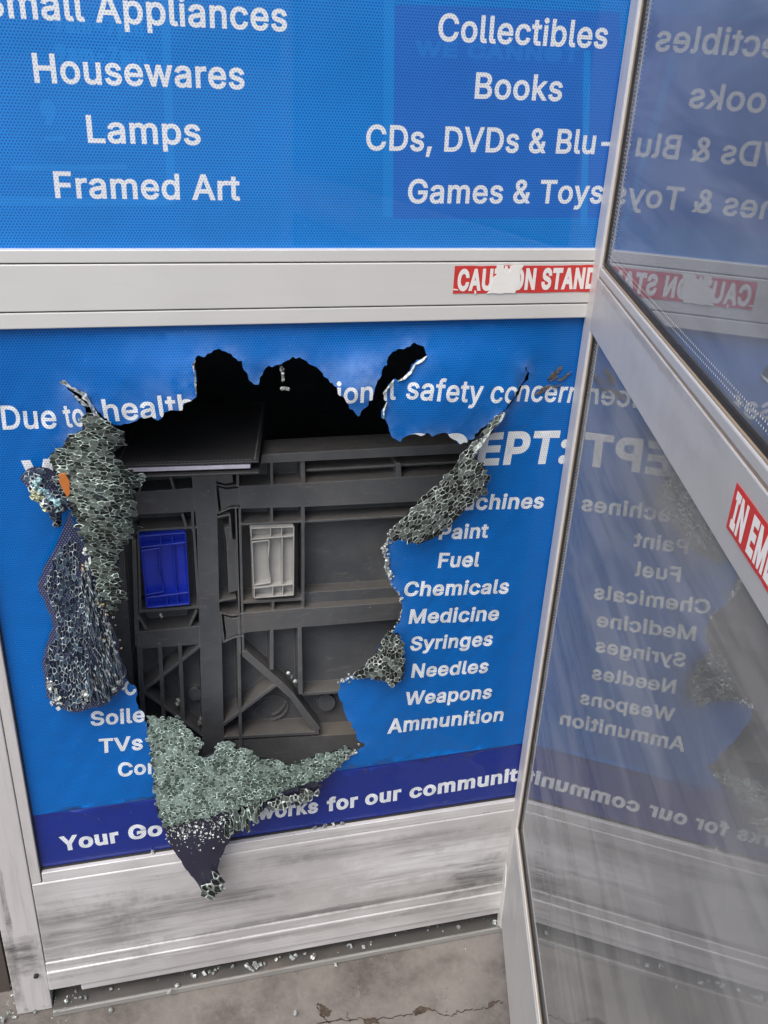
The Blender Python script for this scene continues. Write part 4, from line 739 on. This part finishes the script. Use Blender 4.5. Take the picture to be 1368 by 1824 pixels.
mb = MB(); mb.box(0.0525, DEND, -0.0058, 0.03, LB-.0145, LB-.0112); mb.box(.0525, DEND, -.0048, .03, LB-.0045, LB-.002); mb.build('sealant_line', M['brown_edge'], door)
mb = MB(); mb.box(GS-.003, DEND+.003, 0.0, 0.006, ULZ-.003, 2.1); mb.build('upper_pane', M['pane_up'], door)
mb = MB(); mb.box(GS-.003, DEND+.003, 0.0, 0.006, LB-.003, RB+.003); mb.build('lower_pane', M['pane_low'], door)
mb = MB(); mb.box(0.0, DEND+.06, -.0078, .036, 2.1005, 2.16); mb.build('top_rail', AD, door)
# dotted edge of the punched film seen through the glass
mb = MB()
def dots(s0, z0, s1, z1, st):
    L = math.hypot(s1-s0, z1-z0); n = int(L/st)
    for i in range(n):
        t = i/n; s = s0+(s1-s0)*t; z = z0+(z1-z0)*t; a = .00065
        mb.add([(s-a, -.0006, z-a*1.3), (s+a, -.0006, z-a*1.3), (s+a, -.0006, z+a*1.3), (s-a, -.0006, z+a*1.3)], [(0, 1, 2, 3)])
for s in (.070, .077): dots(s, ULZ+.01, s, 1.9, .0046); dots(s, LB+.3, s, RB-.004, .0050)
for z in (ULZ+.011, ULZ+.016): dots(.08, z, DEND, z, .005)
dots(.094, ULZ+.03, .094, 1.9, .0046)
mb.build('film_edge_dots', M['sticker_white'], door)
# weather strip flap at the foot of the hinge stile
mb = MB(); pts = [at_d(*p, -.009) for p in ((898, 1528), (901, 1545), (899, 1580), (893, 1625), (889, 1650), (885, 1648), (887, 1620), (893, 1570))]
mb.prism([tuple(p) for p in pts], .03); mb.build('corner_guard', M['alu'], door)
Y_D = -.0080
def PD(px, py): v = at_d(px, py, -.0080); return np.array((v.x, v.z))
T8 = lambda x, y: PD(1150+x/3.647, 600+y/3.647)
a0 = T8(527, 1235); a1 = T8(588, 935); b0 = a0+np.array([.30, 0.0]); ht = a1[1]-a0[1]
strip('emergency_sticker', door, tuple(a0), tuple(b0), ht, 'IN EMERGENCY', (a0[0]+.006, a0[1]+ht*.10), (a0[0]+.19, a0[1]+ht*.10), ht*.80, Y_D, None, 'red strip reading IN EMERGENCY with scuffed letters',)



# threshold
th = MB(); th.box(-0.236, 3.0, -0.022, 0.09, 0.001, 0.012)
tho = tag(th.build('threshold', metal('threshold_metal', col=(.10, .097, .093), dirt=.5, met=.2), bevel=.001), 'worn grey metal threshold strip under the broken window', 'threshold')  # dark colour holds both grime and the shade under the bottom rail

th = MB(); th.box(-0.236, 3.0, -0.0270, -0.0223, 0.001, 0.0125); th.build('nosing', metal('nosing_metal', col=(.33, .33, .315), dirt=.5, met=.2), tho, bevel=.001)

# ================================================================== the black bin behind the window
YF, YB = 0.110, 0.150
bin_ = empty('storage_bin', (0.2, 0.5, 0), label='large black ribbed plastic bin with a blue and a grey latch behind the hole', cat='bin')
Z3 = lambda x, y: (180+x/2.736, 800+y/2.736)
def loc_(v): return (v[0]-0.2, v[1]-0.5, v[2])
mb = MB(); cnt = [0]
def rib(pts, y=YF, back=None):
    cnt[0] += 1; yy = y+0.00013*(cnt[0] % 17)
    mb.prism([tuple(at(*Z3(*p), yy)) for p in pts], (back or YB)+.002)
def stroke(a, b, wd, y=YF):
    dx, dy = b[0]-a[0], b[1]-a[1]; L = math.hypot(dx, dy); nx, ny = -dy/L*wd/2, dx/L*wd/2
    rib([(a[0]+nx, a[1]+ny), (b[0]+nx, b[1]+ny), (b[0]-nx, b[1]-ny), (a[0]-nx, a[1]-ny)], y)
rib([(-320, 86), (1950, -36), (1950, 11), (980, 60), (670, 75), (-320, 126)], .106)                       # top rim
for x in (665, 831): stroke((x, 66), (x+2, 185), 14)
stroke((982, 50), (986, 178), 22); stroke((505, 100), (505, 140), 130)
rib([(672, 180), (1000, 165), (1950, 108), (1950, 236), (1000, 282), (676, 291)])
stroke((1000, 104), (1950, 52), 10, .118); stroke((1450, 70), (1455, 150), 22)
stroke((831, 280), (834, 366), 13); stroke((984, 272), (987, 362), 18)
stroke((676, 368), (990, 354), 10); stroke((985, 355), (1950, 300), 10, .114)
stroke((676, 285), (694, 1010), 12); stroke((985, 350), (985, 790), 15)
stroke((690, 748), (990, 731), 13); stroke((838, 735), (840, 800), 13); stroke((692, 806), (990, 780), 12)
rib([(985, 700), (1950, 640), (1950, 690), (985, 752)], .126)
rib([(692, 802), (990, 778), (1950, 712), (1950, 790), (990, 868), (694, 896)])
stroke((832, 885), (832, 1075), 18); stroke((968, 868), (974, 1196), 20)
rib([(688, 985), (712, 985), (900, 1150), (942, 1195), (1068, 1360), (1050, 1388), (1008, 1340), (925, 1218), (690, 1012)])
stroke((596, 1345), (852, 1150), 15); stroke((600, 1408), (1062, 1383), 14); stroke((670, 915), (682, 1480), 16); stroke((985, 1195), (1950, 1130), 14, .118)
rib([(600, 1425), (1950, 1345), (1950, 1560), (600, 1640)], .114)
rib([(440, 120), (562, 112), (577, 760), (588, 940), (606, 1640), (500, 1640), (482, 950), (467, 400)])       # main post
rib([(-320, 240), (562, 182), (564, 300), (182, 320), (-320, 350)], .1115); rib([(160, 893), (590, 852), (592, 944), (178, 975)], .1115)
stroke((335, 128), (358, 205), 13); stroke((205, 150), (180, 220), 13); stroke((186, 398), (472, 382), 11); stroke((396, 318), (418, 390), 14); stroke((446, 300), (448, 400), 14)
stroke((452, 392), (476, 778), 13); stroke((190, 792), (486, 770), 13); stroke((176, 806), (222, 880), 13); stroke((466, 786), (430, 864), 13); stroke((180, 400), (192, 800), 12)
stroke((286, 950), (306, 1320), 19); stroke((384, 950), (402, 1360), 19); stroke((206, 1178), (486, 958), 15); stroke((212, 1186), (500, 1398), 15); stroke((186, 960), (214, 1500), 26)
rib([(-320, 480), (112, 468), (166, 1240), (180, 1640), (-320, 1640)], .119); stroke((160, 440), (176, 960), 22)
# dovetail keys and hinge
for oy, ox in ((0, 0), (628, 27)):
    rib([(572+ox, 186+oy), (612+ox, 198+oy), (674+ox, 190+oy), (676+ox, 272+oy), (628+ox, 276+oy), (586+ox, 300+oy)], .112)
    stroke((556+ox, 172+oy), (610+ox, 184+oy), 7, .110); stroke((610+ox, 184+oy), (668+ox, 176+oy), 7, .110); stroke((556+ox, 170+oy), (572+ox, 316+oy), 8, .110)
    stroke((572+ox, 314+oy), (624+ox, 290+oy), 7, .110); stroke((624+ox, 290+oy), (672+ox, 285+oy), 7, .110)
rib([(548, 128), (640, 126), (644, 160), (606, 170), (562, 158)], .113)
stroke((566, 334), (626, 320), 9); stroke((626, 318), (636, 440), 9); stroke((657, 285), (680, 1000), 8, .1085)
rib([(600, 386), (634, 376), (642, 438), (662, 446), (664, 690), (622, 702), (610, 450)], .117); stroke((575, 742), (660, 726), 10)
# emblem, bosses
def ring(cx, cy, rx, ry, rot, wd, y, a0=0, a1=360, n=30):
    P = []
    for i in range(n+1):
        a = R(a0+(a1-a0)*i/n); x, z = rx*math.cos(a), ry*math.sin(a); P.append((cx+x*math.cos(rot)-z*math.sin(rot), cy+x*math.sin(rot)+z*math.cos(rot)))
    for i in range(n): stroke(P[i], P[i+1], wd, y)
ring(828, 1262, 84, 60, -.2, 5, .1445); ring(800, 1285, 70, 46, -.9, 5, .1445, 170, 330, 14); ring(852, 1240, 66, 42, -.9, 5, .1445, -10, 150, 14); ring(822, 1268, 64, 36, -.9, 4, .1445, 190, 330, 12)
for cx, cy, r in ((1100, 1237, 42), (455, 1195, 33)):
    rib([(cx+r*math.cos(i*math.pi/10), cy+r*.95*math.sin(i*math.pi/10)) for i in range(20)], .139)
b0, b1 = at(60, 780, YB), at(900, 1420, YB); ztop = at(650, 799, .106).z
mb.box(b0.x-.05, b1.x+.15, YB, YB+.02, 0.03, ztop-.004)
mb.v = [loc_(v) for v in mb.v]
sp = mb.build('side_panel', M['crate'], bin_, bevel=.0017, seg=2)
mb = MB(); x0, x1 = b0.x-.05, b1.x+.15
mb.box(x0, x0+.03, YB+.021, .95, .03, ztop-.005); mb.box(x1-.03, x1, YB+.021, .95, .03, ztop-.005); mb.box(x0, x1, .95, .98, .03, ztop-.005); mb.box(x0, x1, YB+.021, .95, 0.03, .08)
for fx in (x0, x1-.12): mb.box(fx, fx+.12, YB+.03, .97, 0.0025, .03)
mb.v = [loc_(v) for v in mb.v]; mb.build('bin_body', M['crate'], bin_)
def latch(name, q, m, label, base):
    root = empty(name); root.parent = bin_; root['label'] = label; mbl = MB(); k = [0]
    TL, TR, BR, BL = [np.array(p, float) for p in q]
    def U(u, v): p = (TL*(1-u)+TR*u)*(1-v)+(BL*(1-u)+BR*u)*v; return Z3(p[0], p[1])
    def pl(uv, y, back): k[0] += 1; mbl.prism([tuple(at(*U(*c), y+.00011*k[0])) for c in uv], back+.00007*k[0])
    def st(a, b, wd=.028):
        du, dv = b[0]-a[0], (b[1]-a[1])*1.6; L = math.hypot(du, dv); nu, nv = -dv/L*wd/2, du/L*wd/2/1.6
        pl([(a[0]+nu, a[1]+nv), (b[0]+nu, b[1]+nv), (b[0]-nu, b[1]-nv), (a[0]-nu, a[1]-nv)], .1035, base)
    pl([(.01, .01), (.99, .01), (.99, .99), (.01, .99)], base-.003, base+.012)
    for a, b in (((0, 0), (1, 0)), ((1, 0), (1, 1)), ((1, 1), (0.05, 1)), ((.0, 0), (.02, .17)), ((0.02, .155), (1, .135)), ((.05, .86), (1, .84)), ((.05, .86), (.05, 1)), ((.46, 0), (.46, .14)), ((.72, 0), (.72, .14)), ((.5, .85), (.5, 1)), ((.74, .85), (.74, 1)), ((.73, .16), (.73, .82))): st(a, b)
    cv = [(.02, .20), (.42, .18), (.42, .30), (.39, .45), (.40, .60), (.44, .72), (.44, .80), (.04, .82)]
    for i in range(8): st(cv[i], cv[(i+1) % 8], .03)
    pl([(.74, .17), (.97, .16), (.97, .83), (.74, .82)], base-.006, base)
    mbl.v = [loc_(v) for v in mbl.v]; mbl.build('latch_body', m, root, bevel=.0005, seg=1); return root
latch('latch', [(185, 428), (410, 410), (430, 755), (216, 775)], M['blue_latch'], 'bright blue plastic latch', .121)
latch('latch', [(730, 388), (940, 380), (938, 712), (738, 727)], M['grey_latch'], 'pale grey plastic latch', .121)

# ================================================================== the folder lying on the bin
pf = empty('leather_folder', (0.05, .2, ztop), label='black stitched leather folder with white papers lying on the bin rim', cat='folder')
zc = at(460, 822, .036).z
def fz(px, py, z): return at_z(px, py, z)
TLp, TRp, BRp, BLp = fz(331, 714, zc), fz(476, 716, zc), fz(461, 821, zc), fz(200, 829, zc)
TLp = TRp+(BLp-BRp)*1.0
def sheet(name, pts, z0, z1, m, par, bev=.002):
    mb = MB(); n = len(pts); v = [(p.x-.05, p.y-.2, z1-ztop) for p in pts]+[(p.x-.05, p.y-.2, z0-ztop) for p in pts]
    mb.add(v, [tuple(range(n))[::-1], tuple(range(n, 2*n))]+[(i, (i+1) % n, n+(i+1) % n, n+i) for i in range(n)]); o = mb.build(name, m, par, bevel=bev)
    bm = bmesh.new(); bm.from_mesh(o.data); bmesh.ops.recalc_face_normals(bm, faces=bm.faces); bm.to_mesh(o.data); bm.free(); return o
zl = max(ztop+.0005, at(455, 846, .036).z)
ux = (BRp-BLp).normalized(); uy = (TRp-BRp).normalized()
def rect(i0, i1, j0, j1): 
    Lx = (BRp-BLp).length; Ly = (TRp-BRp).length
    return [BLp+ux*i0+uy*j0, BLp+ux*(Lx-i1)+uy*j0, BLp+ux*(Lx-i1)+uy*(Ly-j1), BLp+ux*i0+uy*(Ly-j1)]
print('FOLDER', zc, zl, ztop)
sheet('front_cover', rect(0, 0, 0, 0), zc-.0035, zc, M['leather'], pf)
sheet('back_cover', rect(-.002, -.001, -.003, 0), zl, zl+.0035, M['leather'], pf)
sheet('paper_stack', rect(.012, .012, .0015, .006), zl+.0075, zc-.0058, M['paper'], pf, .0004)
sheet('spine', rect(-.006, (BRp-BLp).length-.004, 0, 0), zl, zc, M['leather'], pf)
mb = MB()
def stitches(a, b):
    L = (b-a).length; n = int(L/.0055); t = (b-a).normalized(); nn = Vector((-t.y, t.x, 0))
    for i in range(n):
        p = a+t*(i*.0055); q = p+t*.0034; vs = [p-nn*.0008, q-nn*.0008, q+nn*.0008, p+nn*.0008]; mb.add([(v.x-.05, v.y-.2, zc-ztop+.0004) for v in vs], [(0, 1, 2, 3)])
rr = rect(.006, .006, .005, .006)
for i in range(4): stitches(rr[i], rr[(i+1) % 4])
mb.build('stitching', M['thread'], pf)

# ================================================================== broken glass lying about
random.seed(5)
VAR = []
for k in range(5):
    mb = MB(); crumb(mb, (0, 0, 0), .0062 if k < 3 else .0044)
    me_o = mb.build('glass_fragment', [M['glass'] if k != 2 else M['edgeF']], bevel=0.0); VAR.append(me_o.data); bpy.data.objects.remove(me_o)
def frag(p, label, group, sc=1.0):
    me = random.choice(VAR); o = bpy.data.objects.new('glass_fragment', me); COL.objects.link(o)
    o.rotation_euler = (random.uniform(0, 6), random.uniform(0, 6), random.uniform(0, 6)); o.scale = (sc, sc, sc)
    lo = min((o.rotation_euler.to_matrix()@(v.co*sc)).z for v in me.vertices); o.location = (p[0], p[1], p[2]-lo)
    tag(o, label, 'glass fragment', group)
G1 = [(20, 500), (15, 516), (100, 545), (97, 560), (112, 586), (180, 586), (217, 578), (232, 576), (60, 600), (52, 606), (25, 617), (300, 553), (520, 515), (527, 519), (553, 512), (568, 507), (578, 510), (584, 503), (630, 492), (668, 490), (676, 497), (690, 484), (684, 502), (694, 493), (704, 487), (716, 484), (748, 474), (758, 468), (790, 470), (800, 462), (825, 457), (847, 468), (852, 460), (908, 487), (950, 437), (943, 434), (984, 440), (1242, 386), (1338, 372), (1345, 380), (40, 630), (8, 640), (300, 610), (95, 615), (800, 620), (480, 545), (460, 560), (715, 445), (255, 533), (845, 418)]
for x, y in G1:
    p = at_z(x/1.52, 1400+y/1.52, 0.0)
    zz = 0.0127 if -.0270 < p.y < .09 and p.x > -.236 else 0.0005
    p = at_z(x/1.52, 1400+y/1.52, zz)
    frag(p, 'clear glass crumb lying on the concrete below the bottom rail', 'glass crumbs on the pavement and threshold', random.uniform(.7, 1.15))
for px in (272, 560, 578, 594, 610):
    y = 1518-(px-272)*.155; p = at(px, y, -.004); frag((p.x, -.004, ZB-.0005), 'clear glass crumb sitting on the narrow ledge under the blue print', 'glass crumbs on the window ledge', .75)
for px, py in ((288, 1101), (520, 1208), (526, 1216), (514, 1202), (316, 1256), (318, 1250), (356, 1290), (358, 1283)):
    p = at(px, py, .118); frag(p, 'clear glass crumb caught between the ribs of the black bin', 'glass crumbs caught in the bin ribs', .8)

mb = MB()
for k in range(320):
    px = random.uniform(-10, 900); py = 1752-(px)*.158+abs(random.gauss(0, 26))-6; p = at_z(px, py, .002); z = .0132 if -.022 < p.y < .09 and p.x > -.236 else .0008
    crumb(mb, (p.x, p.y, z+.0006), random.choice((.0007, .001, .0014, .0022)), random.choice((0, 0, 1)))
for k in range(90):
    px, py = random.uniform(0, 140), random.uniform(1745, 1822); p = at_z(px, py, 0); crumb(mb, (p.x, p.y, .0015 if p.y < -.028 else .014), random.choice((.001, .0014, .0024)), random.choice((0, 1)))
tag(mb.build('glass_grit', [M['edgeF'], M['glass']]), 'fine glass grit strewn along the foot of the broken panel', 'glass grit', kind='stuff')
